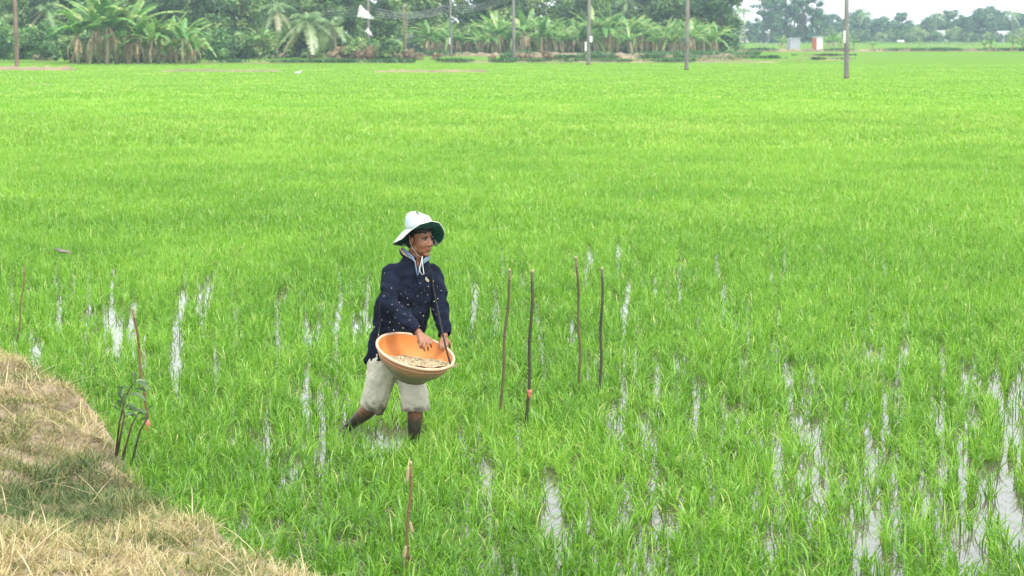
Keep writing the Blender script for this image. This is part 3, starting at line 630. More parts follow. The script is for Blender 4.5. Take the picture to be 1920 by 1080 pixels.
# debris in the near-left rice
p = at(118, 471, .14); bm = bmesh.new()
loft(bm, [(Vector((.30*(k/6-.5), 0, .006*math.sin(k*1.7))), (0, 1, 0), (0, 0, 1), .05*math.sin(math.pi*(k/6*.9+.05))+.01, .025*math.sin(math.pi*(k/6*.9+.05))+.006) for k in range(7)], 10)
o = bmobj('driftwood', bm, mat('driftwood', (.12, .10, .09), (.24, .20, .18), 9, .8)); o.location = p; o.scale = (.75,)*3; o.rotation_euler = (0, .20, -.3); tag(o, 'pale piece of driftwood lying on the rice at the left', 'driftwood')

# ------------------------------------------------------------------ bamboo stakes
def stake(top, base, r, m_, lab, tagpx=None, bow=.0, nodes_=7, cut=True):
    pb = at(base[0], base[1], 0); pt = atY(top[0], top[1], pb.y + .0)
    pb2 = pb + (pb-pt).normalized()*.3
    t = empty('stake', pb); tag(t, lab, 'stake', 'bamboo stakes standing in the paddy')
    L = [] ; nn = 14
    for i in range(nn+1):
        s = i/nn; q = pb2.lerp(pt, s); q = q + Vector((bow*math.sin(s*math.pi)+.006*math.sin(s*17), 0, 0)); L.append(q-pb)
    bm = bmesh.new(); tube(bm, L, [r*(1.05-.25*i/nn) for i in range(nn+1)], 10)
    for i in range(nodes_):
        s = (i+.6)/nodes_; k = s*nn; j = min(int(k), nn-1); q = L[j].lerp(L[j+1], k-j); d = (L[j+1]-L[j]).normalized()
        tube(bm, [q-d*.006, q, q+d*.006], [r*.95, r*1.18, r*.95], 10)
    bmobj('cane', bm, M[m_], t)
    if cut:
        bm = bmesh.new(); d = (L[-1]-L[-2]).normalized(); tube(bm, [L[-1]-d*.02, L[-1]+d*.004], [r*.86, r*.84], 10); bmobj('cut_end', bm, M['bamboo_cut'], t)
    for (tx, ty, hh) in (tagpx or []):
        q = atY(tx, ty, pb.y)-pb; bm = bmesh.new(); X = [(0, 0), (.03, -.3*hh), (.022, -.7*hh), (-.012, -hh), (-.02, -.5*hh)]
        tube(bm, [q+Vector((0, -.0, .01)), q+Vector((0, 0, -.02))], r*1.3, 10)
        loft(bm, [(q+Vector((.004*math.sin(k*2), -.012, -hh*k/5)), (1, 0, 0), (0, 1, 0), .016*(1-.08*k), .005) for k in range(6)], 8)
        bmobj('pink_tape', bm, M['pink'], t)
    return t
stake((957, 505), (941, 790), .0125, 'bamboo', 'leftmost of the four tall bamboo stakes right of the man, leaning slightly right', bow=-.012)
stake((999, 507), (988, 812), .0135, 'bamboo_dark', 'dark green bamboo stake with pink tape, second of the four right of the man', [(993, 733, .05)])
stake((1081, 482), (1084, 742), .0125, 'bamboo', 'tallest of the four bamboo stakes, third from the man', bow=.015)
stake((1130, 502), (1126, 752), .0125, 'bamboo_dark', 'rightmost of the four bamboo stakes right of the man', bow=-.004)
ft = stake((772, 866), (759, 1092), .0095, 'bamboo_red', 'thin reddish reed stake rising from the rice at the bottom, below the man', nodes_=5)
for (x_, y_, hh_, dx_) in ((768, 882, .09, -.010), (767, 985, .06, .012), (763, 1030, .07, -.010), (765, 1048, .03, .014)):
    q = atY(x_, y_, ft.location.y)-ft.location; bm = bmesh.new()
    loft(bm, [(q+Vector((dx_*(.5+k/5), -.008, .02-hh_*k/5)), (1, 0, 0), (0, 1, 0), .004+.006*math.sin(math.pi*(k/5*.9+.05)), .004) for k in range(6)], 8)
    bmobj('sheath', bm, M['bamboo_cut'] if y_ != 1048 else M['twig'], ft)
stake((250, 578), (277, 828), .0105, 'bamboo_red', 'leaning thin brown stake with pink tape behind the sapling', [(277, 790, .12)], bow=.01)
stake((47, 500), (33, 640), .009, 'bamboo_red', 'thin leaning cane standing alone at the far left edge', cut=False)

# sapling by the bank
pb = at(222, 835, .22); t = empty('sapling', pb); tag(t, 'small dark green leafy sapling at the edge of the dry bank', 'sapling')
rng = np.random.default_rng(5)
stems = [[(216, 830), (224, 790), (232, 760), (240, 735), (254, 712)], [(228, 835), (246, 800), (258, 776)], [(245, 846), (262, 808), (278, 782), (277, 770)], [(219, 826), (233, 780), (228, 742)]]
LP = []
for st in stems:
    bm = bmesh.new(); P3 = [atY(x, y, pb.y+random.uniform(-.06, .06))-pb for x, y in st]; P3[0].z -= .1
    tube(bm, P3, [.0075-.0013*i for i in range(len(P3))], 7); bmobj('stem', bm, M['twig'], t)
def leafmesh(base, d, L, Wd, curl):
    d = d.normalized(); s = d.cross(Vector((random.uniform(-.4, .4), random.uniform(-.8, -.2), .8))).normalized(); nrm = s.cross(d)
    V, F, T = [], [], []; n_ = 6; tt = random.random()
    for i in range(n_+1):
        k = i/n_; c = base + d*L*k - Vector((0, 0, 1))*curl*L*k*k; w_ = Wd*.5*math.sin(math.pi*min(.99, k*.97+.03))**.8+.001
        V += [c-s*w_+nrm*w_*.3, c, c+s*w_+nrm*w_*.3]; T += [tt]*3
        if i: q = 3*i; F += [[q-3, q-2, q+1, q], [q-2, q-1, q+2, q+1]]
    return np.array(V), np.array(F), np.array(T)
LL = []
for (x, y, ang, L) in [(252, 725, 80, .10), (250, 718, 20, .13), (256, 716, -5, .13), (244, 728, 150, .10), (240, 735, 60, .11), (254, 712, 100, .09), (232, 752, 120, .13), (230, 760, 70, .14), (236, 756, 165, .09), (228, 745, 95, .13), (226, 765, 100, .12), (222, 770, 130, .08),
                       (234, 765, 35, .10), (240, 768, 5, .13), (246, 772, 10, .12), (240, 762, -15, .12), (258, 776, 30, .09), (256, 780, 150, .09), (262, 790, 40, .08), (277, 770, 60, .08), (238, 742, 20, .12), (246, 736, -10, .12), (250, 730, 15, .13), (228, 738, 110, .1), (262, 765, -20, .08), (226, 752, 60, .12), (236, 775, 10, .10)]:
    b_ = atY(x, y, pb.y+random.uniform(-.05, .05))-pb; a = R_(ang)
    LL.append(leafmesh(b_, Vector((math.cos(a), random.uniform(-.6, .4), math.sin(a))), L*.9, L*.25, .35))
V, F, T = merge(LL); link('leaves', npmesh('leaves', V, F, T), M['sapling'], t)
# ------------------------------------------------------------------ the man sowing from a basin
YB = at(760, 835, 0).y
PX = lambda px, py, dy=0.0: atY(px, py, YB+dy)
M['skin'] = mat('skin', (.30, .125, .065), (.36, .16, .085), 14, .5, .08, 120, spec=.4)
M['hair'] = mat('hair', (.012, .010, .010), (.03, .025, .022), 60, .6)
M['jacket'] = mat('navy_knit', (.0060, .0095, .021), (.011, .016, .033), 9, .9, .35, 260, spec=.12)
M['trim'] = mat('collar_trim', (.55, .33, .12), (.75, .62, .42), 60, .8)
M['shirt'] = mat('blue_shirt', (.11, .17, .25), (.17, .24, .33), 30, .85, .2, 200)
M['shorts'] = mat('khaki_cloth', (.34, .31, .25), (.50, .46, .38), 6, .9, .4, 180, spec=.1)
M['hatc'] = mat('pale_mint_cotton', (.42, .56, .56), (.60, .66, .64), 12, .9, .2, 220, spec=.1)
M['hatin'] = mat('dark_green_lining', (.014, .095, .088), (.022, .13, .115), 30, .85)
M['cord'] = mat('white_cord', (.75, .73, .66), (.6, .58, .5), 90, .8)
M['strap'] = mat('black_strap', (.012, .012, .014), (.03, .03, .032), 50, .7)
M['eyew'] = mat('eye_white', (.22, .19, .17), None, rough=.3)
M['eyed'] = mat('eye_dark', (.015, .010, .008), None, rough=.15)
M['lip'] = mat('lip', (.25, .085, .06), (.28, .10, .07), 60, .5)
# mud on the shins: skin that turns to mud downwards in an uneven line
m, n, o = nodes('skin_with_mud'); b = N(n, 'BsdfPrincipled', Roughness=.5)
tc = N(n, 'TexCoord'); sp = N(n, 'SeparateXYZ'); n.links.new(tc.outputs['Object'], sp.inputs[0])
t1 = N(n, 'TexNoise', Scale=22.0, Detail=5.0); n.links.new(tc.outputs['Object'], t1.inputs['Vector'])
ma = N(n, 'Math', operation='MULTIPLY_ADD'); n.links.new(t1.outputs['Fac'], ma.inputs[0]); ma.inputs[1].default_value = .22; n.links.new(sp.outputs['Z'], ma.inputs[2])
c = ramp(n, ma.outputs[0], [(.24, (.030, .024, .018)), (.31, (.075, .052, .034)), (.37, (.21, .085, .045)), (.46, (.265, .112, .058))])
n.links.new(c, b.inputs['Base Color']); bp = N(n, 'Bump', Strength=.25, Distance=.01); n.links.new(t1.outputs['Fac'], bp.inputs['Height']); n.links.new(bp.outputs[0], b.inputs['Normal'])
n.links.new(b.outputs[0], o.inputs[0]); M['body'] = m

az = R_(32); F = Vector((math.sin(az), -math.cos(az), 0)); RR = Vector((-math.cos(az), -math.sin(az), 0)); UP = Vector((0, 0, 1))
ah = R_(46); HF = Vector((math.sin(ah), -math.cos(ah), -.06)).normalized(); HR = Vector((-math.cos(ah), -math.sin(ah), 0)); HU = HR.cross(HF).normalized()
if HU.z < 0: HU = -HU
HC = PX(788, 449, -.07)
def H(f, r, u): return HC + HF*f + HR*r + HU*u        # head-local point: forward, to his right, up
HM = Matrix((HF, HR, HU)).transposed()
J = dict(shR=PX(733, 513, -.135), elR=PX(728, 566, -.27), wrR=PX(785, 624, -.385), shL=PX(812, 512, .055), elL=PX(825, 573, -.02), wrL=PX(833, 630, -.165),
         hipR=PX(723, 655, -.05), knR=PX(703, 758, -.05), anR=PX(651, 803, .24), toR=PX(650, 858, .16),
         hipL=PX(766, 655, .05), knL=PX(780, 742, -.16), anL=PX(775, 852, -.13), toL=PX(792, 868, -.30))
person = empty('person', at(745, 835, 0)); tag(person, 'person in dark navy jacket, khaki shorts and white hat scattering seed from a basin', 'person')
PL = dict(parent=person, keep=True)
M['emb'] = mat('yellow_stitching', (.62, .48, .05), (.7, .6, .12), 300, .8)
# --- body: one continuous surface
bm = bmesh.new()
ball(bm, H(-.012, 0, .035), (.098, .078, .092), HM, 3)                # cranium
ball(bm, H(.030, 0, -.015), (.064, .070, .086), HM, 3)               # face
ball(bm, H(.030, 0, -.062), (.054, .060, .046), HM, 3)               # jaw
ball(bm, H(.062, 0, -.096), (.026, .026, .019), HM)                   # chin
for s in (-1, 1):
    ball(bm, H(.050, s*.038, -.028), (.034, .024, .026), HM)           # cheek
    ball(bm, H(.070, s*.030, .026), (.020, .028, .009), HM)            # brow
    ball(bm, H(.004, s*.056, -.060), (.032, .016, .026), HM)           # jaw corner
    ball(bm, H(-.006, s*.080, -.008), (.018, .009, .032), HM)          # ear
    ball(bm, H(.098, s*.013, -.029), (.011, .009, .008), HM)           # nostril wing
cap(bm, H(.084, 0, .018), H(.103, 0, -.020), .0080, .0105)           # nose
ball(bm, H(.104, 0, -.025), (.011, .011, .009), HM)
ball(bm, H(.086, 0, -.053), (.014, .025, .007), HM); ball(bm, H(.083, 0, -.065), (.014, .021, .008), HM)   # lips
NB = PX(778, 488, -.05)
cap(bm, H(-.022, 0, -.05), NB, .056, .060); cap(bm, NB, PX(770, 505, -.04), .062, .08)
# torso inside the clothes
loft(bm, [(PX(776, 492, -.05), RR, F, .09, .065), (PX(772, 508, -.04), RR, F, .155, .085), (PX(764, 540, -.03), RR, F, .150, .10), (PX(755, 590, -.01), RR, F, .135, .095), (PX(745, 640, 0), RR, F, .15, .10), (PX(743, 668, 0), RR, F, .13, .10)], 24)
for s in 'RL':
    cap(bm, J['sh'+s], J['el'+s], .046, .033); e, wv = J['el'+s], J['wr'+s]; chain(bm, [e, e.lerp(wv, .35), wv], [.034, .032, .026])
    cap(bm, J['hip'+s], J['kn'+s], .074, .052); k, a = J['kn'+s], J['an'+s]; chain(bm, [k, k.lerp(a, .35), k.lerp(a, .75), a], [.054, .055, .038, .034])
    cap(bm, a, J['to'+s], .036, .024); ball(bm, a.lerp(J['to'+s], .55), (.045, .045, .03))
# right hand over the seed, fingers pointing down, unequal and bent
w_ = J['wrR']; KR = [PX(789, 643, -.45), PX(796, 643, -.44), PX(802.5, 641, -.42), PX(807.5, 637.5, -.40)]
for k in KR: cap(bm, w_, k, .020, .0125)
tipsR = [[(787, 649, -.465), (789.5, 653, -.455)], [(794.5, 651, -.465), (796, 657.5, -.45)], [(802, 650, -.445), (803, 657, -.43)], [(808, 645, -.42), (808.5, 651, -.405)]]
for k, tp in zip(KR, tipsR):
    q = [k]+[PX(*p) for p in tp]; chain(bm, q, [.0100, .0088, .0070])
chain(bm, [w_.lerp(KR[0], .3), PX(785, 640, -.40), PX(789, 648, -.405), PX(793, 652, -.42)], [.013, .0115, .010, .008])
# left hand closed over the basin's rim: fingers inside, thumb outside
wl = J['wrL']; KL = [PX(826, 641, -.215), PX(830, 642, -.205), PX(834, 643, -.195), PX(838, 643.5, -.185)]
for k in KL: cap(bm, wl, k, .019, .0125)
tipsL = [[(824.5, 648, -.245), (825.5, 654, -.25)], [(829, 650, -.24), (829, 656.5, -.24)], [(833, 650, -.23), (833, 656, -.228)], [(837.5, 649, -.215), (837, 653.5, -.21)]]
for k, tp in zip(KL, tipsL):
    chain(bm, [k]+[PX(*p) for p in tp], [.0100, .0088, .0070])
chain(bm, [wl.lerp(KL[3], .3), PX(841, 640, -.175), PX(844, 647, -.165), PX(843, 652, -.155)], [.0135, .0115, .010, .008])
me = remeshed(bm, .0042, 3, .5)
HMi = HM.inverted()
hc = np.array(HC); hm = np.array(HM)
def sculpt(co):
    q = (co-hc) @ hm                       # f, r, u
    near = np.linalg.norm(q, axis=1) < .16
    def push(c, s, d):
        nonlocal q
        g = np.exp(-(((q-np.array(c))/np.array(s))**2).sum(1))*near
        q = q + g[:, None]*np.array(d)
    for s in (-1, 1):
        push((.088, s*.031, .008), (.03, .015, .011), (-.0105, 0, 0))   # eye socket
        push((.105, s*.012, -.038), (.012, .006, .004), (-.004, 0, 0))
        push((.088, s*.028, -.052), (.02, .012, .018), (-.003, 0, 0))
    push((.1, 0, -.0588), (.03, .023, .0026), (-.0045, 0, 0))            # line between the lips
    push((.09, 0, -.078), (.03, .016, .006), (-.0035, 0, 0))
    out = co.copy(); out[near] = (q @ hm.T + hc)[near]; return out
displace(me, sculpt)
body = link('body', me, M['body'], **PL)
# eyes, lids, brows and lips as parts of the body
def sub(name, bm, m_): return bmobj(name, bm, M[m_], body, keep=False)
body_inv = None
def subo(name, bm, m_, smooth=True):
    o_ = bmobj(name, bm, M[m_], None, smooth); o_.parent = body; o_.matrix_parent_inverse = Matrix(); return o_
for s in (-1, 1):
    bm = bmesh.new(); ball(bm, H(.0735, s*.031, .0080), (.010, .0125, .0065), HM, 3); subo('eye', bm, 'eyew')
    bm = bmesh.new(); ball(bm, H(.0805, s*.031-.001, .0085), (.0045, .0070, .0060), HM); subo('iris', bm, 'eyed')
    bm = bmesh.new(); chain(bm, [H(.079, s*.017, .0165), H(.084, s*.030, .0185), H(.076, s*.044, .0135)], [.0026, .0034, .0024]); subo('eyelid', bm, 'hair')
    bm = bmesh.new(); chain(bm, [H(.089, s*.013, .027), H(.089, s*.028, .0325), H(.080, s*.045, .028)], [.0030, .0042, .0020]); subo('eyebrow', bm, 'hair')
bm = bmesh.new(); ball(bm, H(.0935, 0, -.0545), (.0075, .0215, .0042), HM); ball(bm, H(.0905, 0, -.0640), (.0080, .0185, .0052), HM); subo('lips', bm, 'lip')
# hair
bm = bmesh.new(); ball(bm, H(-.026, 0, .045), (.102, .083, .090), HM, 3); ball(bm, H(-.055, 0, -.020), (.062, .072, .062), HM, 3)
for s in (-1, 1): ball(bm, H(-.008, s*.070, .022), (.026, .010, .034), HM)
rh = random.Random(3)
for k in range(34):
    a = rh.uniform(-1.2, 1.2); p = H(.070*math.cos(a), .078*math.sin(a), .075); q_ = H(.083*math.cos(a)+.006, .078*math.sin(a), .058+rh.uniform(-.010, .008)); cap(bm, p, q_, .009, .0025, 6)
me = remeshed(bm, .005, 2); link('hair', me, M['hair'], **PL)
# --- jacket (knit pullover with long sleeves), cut open at hem and cuffs
def cut(me, co, no, cond):
    """remove the side the normal points to, for the faces cond(centre) picks"""
    bm = bmesh.new(); bm.from_mesh(me); fs = [f for f in bm.faces if cond(f.calc_center_median())]
    gs = set(fs); es = {e for f in fs for e in f.edges}; vs = {v for f in fs for v in f.verts}
    bmesh.ops.bisect_plane(bm, geom=list(gs)+list(es)+list(vs), plane_co=co, plane_no=no, clear_outer=False, dist=1e-5)
    no = Vector(no); dead = [f for f in bm.faces if cond(f.calc_center_median()) and (f.calc_center_median()-Vector(co)).dot(no) > 1e-5]
    bmesh.ops.delete(bm, geom=dead, context='FACES'); bm.to_mesh(me); bm.free(); me.update()
def wrinkle(amp, sc, seed, mask=None, dirv=(1, 1, 1)):
    def fn(co):
        e = bpy.context  # unused
        from mathutils import noise
        out = co.copy()
        for i in range(len(co)):
            p = Vector(co[i]); k = amp*(1 if mask is None else mask(p))
            if k: out[i] += np.array(noise.noise_vector(Vector((p.x*sc*dirv[0]+seed, p.y*sc*dirv[1], p.z*sc*dirv[2]))))*k
        return out
    return fn
bm = bmesh.new()
JK = [(731, 700, .02, .205, .160), (732, 682, .02, .200, .158), (736, 655, .01, .190, .148), (746, 625, 0, .205, .142), (754, 595, -.01, .210, .138), (760, 560, -.02, .204, .135), (766, 530, -.03, .192, .130), (770, 514, -.04, .186, .115), (773, 500, -.045, .145, .098), (776, 491, -.05, .115, .088), (778, 482, -.055, .083, .078), (779.5, 474, -.06, .077, .076)]
loft(bm, [(PX(a, b_, c_), RR, F, w1, d1) for a, b_, c_, w1, d1 in JK], 30)
cap(bm, PX(776, 496, -.05), J['shR'], .052, .066); cap(bm, PX(776, 496, -.05), J['shL'], .052, .064)
cap(bm, PX(772, 514, -.04)+RR*.07, J['shR'], .070, .062); cap(bm, PX(772, 508, -.04)-RR*.07, J['shL'], .075, .066)
for s in 'RL':
    a, e, wv = J['sh'+s], J['el'+s], J['wr'+s]; dd = (wv-e).normalized()
    chain(bm, [a, a.lerp(e, .5), e], [.064, .065, .062]); chain(bm, [e, e.lerp(wv, .4), e.lerp(wv, .93), wv+dd*.03], [.062, .057, .043, .043])
    for t_, r_ in ((.0, .067), (.17, .064), (.88, .0455)): ball(bm, e.lerp(wv, t_), r_)      # gathered folds
    for t_ in (.35, .62): ball(bm, a.lerp(e, t_), .0685)
me = remeshed(bm, .0065, 10)
for s in 'RL':
    e, wv = J['el'+s], J['wr'+s]; dd = (wv-e).normalized()
    cut(me, wv-dd*.012, dd, lambda c_, wv=wv: (c_-wv).length < .10)
cut(me, PX(731, 679, .0), Vector((.04, -.22, -1)).normalized(), lambda c_: c_.z < .70)
cut(me, PX(779.5, 476, -.06), Vector((.28, -.33, 1)).normalized(), lambda c_: (c_-PX(779.5, 476, -.06)).length < .14)
bm = bmesh.new(); bm.from_mesh(me)      # open neck: a V cut down the front
def inV(c_):
    x_, y_ = proj(*c_); t_ = (y_-478)/(513-478)
    return 0 <= t_ <= 1 and c_.y < YB-.08 and 778+3.5*t_ < x_ < 792.5-9.5*t_
bmesh.ops.delete(bm, geom=[f for f in bm.faces if inV(f.calc_center_median())], context='FACES'); bm.to_mesh(me); bm.free(); me.update()
displace(me, wrinkle(.018, 7, 3, dirv=(1, 1, .8), mask=lambda p: 1 if p.z > .92 else .45)); displace(me, wrinkle(.014, 15, 9, dirv=(1, 1, 1.3)))
jk = link('jacket', me, M['jacket'], **PL); s_ = jk.modifiers.new('s', 'SOLIDIFY'); s_.thickness = .004; s_.offset = -1
def jsub(name, bm, m_, smooth=True):
    o_ = bmobj(name, bm, M[m_], None, smooth); o_.parent = jk; return o_
# surface lookup on the jacket for the things sewn to it
from mathutils.bvhtree import BVHTree
bvh = BVHTree.FromPolygons([v.co[:] for v in me.vertices], [p.vertices[:] for p in me.polygons])
def onj(px, py, off=.004, zr=-1.2):
    o0 = Vector((0, 0, CAMH)); d0 = ray(px, py).normalized(); h = bvh.ray_cast(o0, d0)
    return (h[0]-d0*off) if h[0] else PX(px, py, -.2)
bm = bmesh.new()                                                     # placket edge down the front
pl_ = [onj(x, y, .003) for x, y in ((779, 497), (780, 506), (781, 515), (781.5, 524), (781.5, 533))]
tube(bm, pl_, [.005, .004, .004, .004, .0035], 6); jsub('placket', bm, 'jacket')
for (x, y) in ((777, 499), (778, 514), (779, 529)):
    bm = bmesh.new(); q = onj(x, y, .005); ball(bm, q, (.005, .003, .005)); jsub('button', bm, 'strap')
bm = bmesh.new()                                                     # open collar band with striped edge
cb = [(752, 466), (753, 471), (757, 476), (763, 480), (770, 484), (776, 488), (779, 492)]
dys = [.03, -.02, -.07, -.11, -.135, -.145, -.145]
CBp = [PX(x, y, d_) for (x, y), d_ in zip(cb, dys)]
tube(bm, [p+Vector((0, 0, .002)) for p in CBp], [.0065]*len(CBp), 8); jsub('collar_stripe', bm, 'trim')
bm = bmesh.new(); tube(bm, [p+Vector((0, .004, -.013)) for p in CBp], [.013]*len(CBp), 8); jsub('collar', bm, 'jacket')
# chest emblem, yellow and white stitching
def patch(pts, off, t=.002):
    bm = bmesh.new(); v = [bm.verts.new(onj(x, y, off)) for x, y in pts]; f = bm.faces.new(v); bmesh.ops.solidify(bm, geom=[f], thickness=t); return bm
jsub('emblem', patch([(797.2, 524), (797.6, 520), (800.2, 518.5), (800.8, 522), (804.8, 525.8), (803.5, 528.5), (800, 528)], .005), 'cord', False)
bm = patch([(798.6, 524.6), (799.2, 522.4), (802.2, 525.2), (804.4, 527.2), (799.8, 527.4)], .0075); jsub('emblem', bm, 'emb' if 'emb' in M else 'trim', False)
# --- blue shirt showing at the neck
bm = bmesh.new()
def quadstrip(L1, L2):
    a = [bm.verts.new(p) for p in L1]; b_ = [bm.verts.new(p) for p in L2]
    for i in range(len(a)-1): bm.faces.new((a[i], a[i+1], b_[i+1], b_[i]))
quadstrip([PX(755, 464, .0), PX(759, 466, -.06), PX(765, 472, -.11), PX(771, 477, -.135), PX(776, 483, -.15)], [PX(754, 470, .0), PX(758, 475, -.07), PX(764, 480, -.12), PX(771, 485, -.15), PX(777.5, 492, -.163)])
quadstrip([PX(804, 476, -.02), PX(801.5, 480, -.08), PX(798, 482, -.13), PX(793, 487, -.16)], [PX(805, 482, -.02), PX(804, 487, -.09), PX(800, 491, -.135), PX(794, 495, -.165)])
quadstrip([PX(775.5, 484, -.15), PX(777, 492, -.168), PX(779, 502, -.18), PX(781, 515, -.19)], [PX(777.5, 488, -.155), PX(779.5, 496, -.17), PX(781.5, 504, -.178), PX(782.5, 516, -.185)])
quadstrip([PX(791, 489, -.15), PX(788, 498, -.165), PX(785, 508, -.18), PX(782.5, 518, -.186)], [PX(793.5, 491, -.155), PX(790.5, 500, -.172), PX(787, 509, -.182), PX(783, 519, -.188)])
bmesh.ops.subdivide_edges(bm, edges=bm.edges[:], cuts=2, use_grid_fill=True, smooth=.6)
so = bmobj('shirt_collar', bm, M['shirt'], **PL); so.modifiers.new('s', 'SOLIDIFY').thickness = .004
# --- shorts
bm = bmesh.new()
loft(bm, [(PX(738, 640, 0), RR, F, .165, .125), (PX(740, 665, 0), RR, F, .172, .130), (PX(741, 690, 0), RR, F, .165, .128)], 26)
hR, kR = J['hipR'], J['knR']; hL, kL = J['hipL'], J['knL']
chain(bm, [PX(722, 672, -.04), PX(712, 715, -.05), PX(703, 745, -.055), PX(694, 772, -.01), PX(684, 790, .04)], [.110, .106, .097, .091, .088])
chain(bm, [PX(762, 675, .03), PX(770, 712, -.06), PX(778, 748, -.14), PX(778, 790, -.14)], [.108, .102, .098, .098])
me = remeshed(bm, .0065, 4)
cut(me, PX(778, 769, -.14), Vector((.03, 0, -1)).normalized(), lambda c_: proj(*c_)[0] > 736 and c_.z < .45)
cut(me, PX(697, 765, -.02), Vector((-.50, .12, -1)).normalized(), lambda c_: proj(*c_)[0] < 745 and c_.z < .45)
cut(me, PX(740, 650, 0), Vector((0, 0, 1)), lambda c_: c_.z > .5)
displace(me, wrinkle(.014, 6, 31, dirv=(1, 1, .8))); displace(me, wrinkle(.008, 17, 5)); displace(me, wrinkle(.004, 38, 15))
# keep the thighs' outline clear of the gap between the legs
sh = link('shorts', me, M['shorts'], **PL); s_ = sh.modifiers.new('s', 'SOLIDIFY'); s_.thickness = .005; s_.offset = -1
m2, n2, o2 = nodes('khaki_with_mud'); b2 = N(n2, 'BsdfPrincipled', Roughness=.9); tc = N(n2, 'TexCoord'); sp = N(n2, 'SeparateXYZ'); n2.links.new(tc.outputs['Object'], sp.inputs[0])
t1 = N(n2, 'TexNoise', Scale=26.0, Detail=6.0); n2.links.new(tc.outputs['Object'], t1.inputs['Vector']); ma = N(n2, 'Math', operation='MULTIPLY_ADD'); n2.links.new(t1.outputs['Fac'], ma.inputs[0]); ma.inputs[1].default_value = .16; n2.links.new(sp.outputs['Z'], ma.inputs[2])
c = ramp(n2, ma.outputs[0], [(.33, (.10, .085, .065)), (.37, (.25, .22, .17)), (.40, (.50, .465, .37)), (.9, (.64, .59, .49))]); n2.links.new(c, b2.inputs['Base Color'])
bp = N(n2, 'Bump', Strength=.5, Distance=.015); t3 = N(n2, 'TexNoise', Scale=14.0, Detail=6.0); n2.links.new(tc.outputs['Object'], t3.inputs['Vector']); n2.links.new(t3.outputs['Fac'], bp.inputs['Height']); n2.links.new(bp.outputs[0], b2.inputs['Normal']); n2.links.new(b2.outputs[0], o2.inputs[0])
me.materials.clear(); me.materials.append(m2)
# --- hat: cotton crown and a wide floppy brim, up at the front, drooping at both sides
BC = PX(785.5, 428, -.07)
AZT = [(-180, 462), (-135, 463), (-90, 456), (-60, 450), (-40, 444), (-15, 427), (5, 416), (30, 411), (55, 415), (90, 434), (115, 450), (140, 463), (180, 462)]
def brim_z(a):         # height of the brim's edge over the azimuth a (0 = towards the camera, 90 = right)
    py = np.interp(a, [t[0] for t in AZT], [t[1] for t in AZT]); return (428-py)/265.0
def hat_pt(a, t, lift=0):  # t: 0 at the crown's foot, 1 at the edge
    ra = R_(a); r0 = .092; r1 = .178 + .006*math.sin(3*ra+1)
    r = r0+(r1-r0)*t; z0 = .012*math.cos(ra-R_(40)); z = z0*(1-t) + brim_z(a)*(t**1.25) + lift
    return BC + Vector((math.sin(ra)*r, -math.cos(ra)*r, z))
NA, NT = 72, 10
def brim(lift, flip):
    V, Fc = [], []
    for i in range(NA):
        a = -180+360*i/NA
        for j in range(NT+1): V.append(hat_pt(a, j/NT, lift)[:])
    for i in range(NA):
        for j in range(NT):
            q = [i*(NT+1)+j, i*(NT+1)+j+1, ((i+1) % NA)*(NT+1)+j+1, ((i+1) % NA)*(NT+1)+j]; Fc.append(q[::-1] if flip else q)
    return np.array(V), np.array(Fc)
V, Fc = brim(0, False); ring = []
# crown
prof = [(.095, 0), (.097, .025), (.095, .05), (.089, .076), (.078, .092), (.050, .103), (.012, .107)]
b0 = len(V); VV = [v for v in V]; FF = [f for f in Fc]
for j, (r, z) in enumerate(prof):
    for i in range(NA):
        ra = R_(-180+360*i/NA); dent = 1+.03*math.sin(2*ra+.6)+.018*math.sin(5*ra)*(z > .03)
        zz = .012*math.cos(ra-R_(40))*(1-z/.1) + z*(1-.10*math.sin(ra+.5)*(z/.1)); VV.append((BC + Vector((math.sin(ra)*r*dent-.10*z, -math.cos(ra)*r*dent, zz)))[:])
for j in range(len(prof)-1):
    for i in range(NA): FF.append([b0+j*NA+i, b0+j*NA+(i+1) % NA, b0+(j+1)*NA+(i+1) % NA, b0+(j+1)*NA+i])
hat = link('hat', npmesh('hat', np.array(VV), np.array(FF)), M['hatc'], **PL); hat.modifiers.new('s', 'SOLIDIFY').thickness = .003
V, Fc = brim(-.006, True); ln = link('lining', npmesh('lining', V, Fc), M['hatin']); ln.parent = hat; ln.modifiers.new('s', 'SOLIDIFY').thickness = .0015
def hsub(name, bm, m_):
    o_ = bmobj(name, bm, M[m_]); o_.parent = hat
bm = bmesh.new(); tube(bm, [hat_pt(-180+360*i/NA, 1.0, -.002) for i in range(NA+1)], .0032, 6); hsub('brim_edge', bm, 'cord')
bm = bmesh.new(); tube(bm, [hat_pt(-180+360*i/NA, 0.0, .016) + Vector((math.sin(R_(-180+360*i/NA)), -math.cos(R_(-180+360*i/NA)), 0))*.0025 for i in range(NA+1)], .0022, 5); hsub('seam', bm, 'hatc')
bm = bmesh.new()      # chin cord: down the near cheek, then two loose ends in a loop
tube(bm, [PX(767, 440, -.15), PX(769, 455, -.155), PX(774, 466, -.16), PX(783, 478, -.165), PX(790, 482, -.17)], .0008, 6)
tube(bm, [PX(792, 480, -.175), PX(789.5, 492, -.19), PX(786, 504, -.205), PX(788, 510, -.21), PX(791.5, 515, -.215), PX(795, 513.5, -.215), PX(793.5, 504, -.205), PX(792, 492, -.19), PX(791.5, 482, -.175)], .0024, 6)
hsub('chin_cord', bm, 'cord')
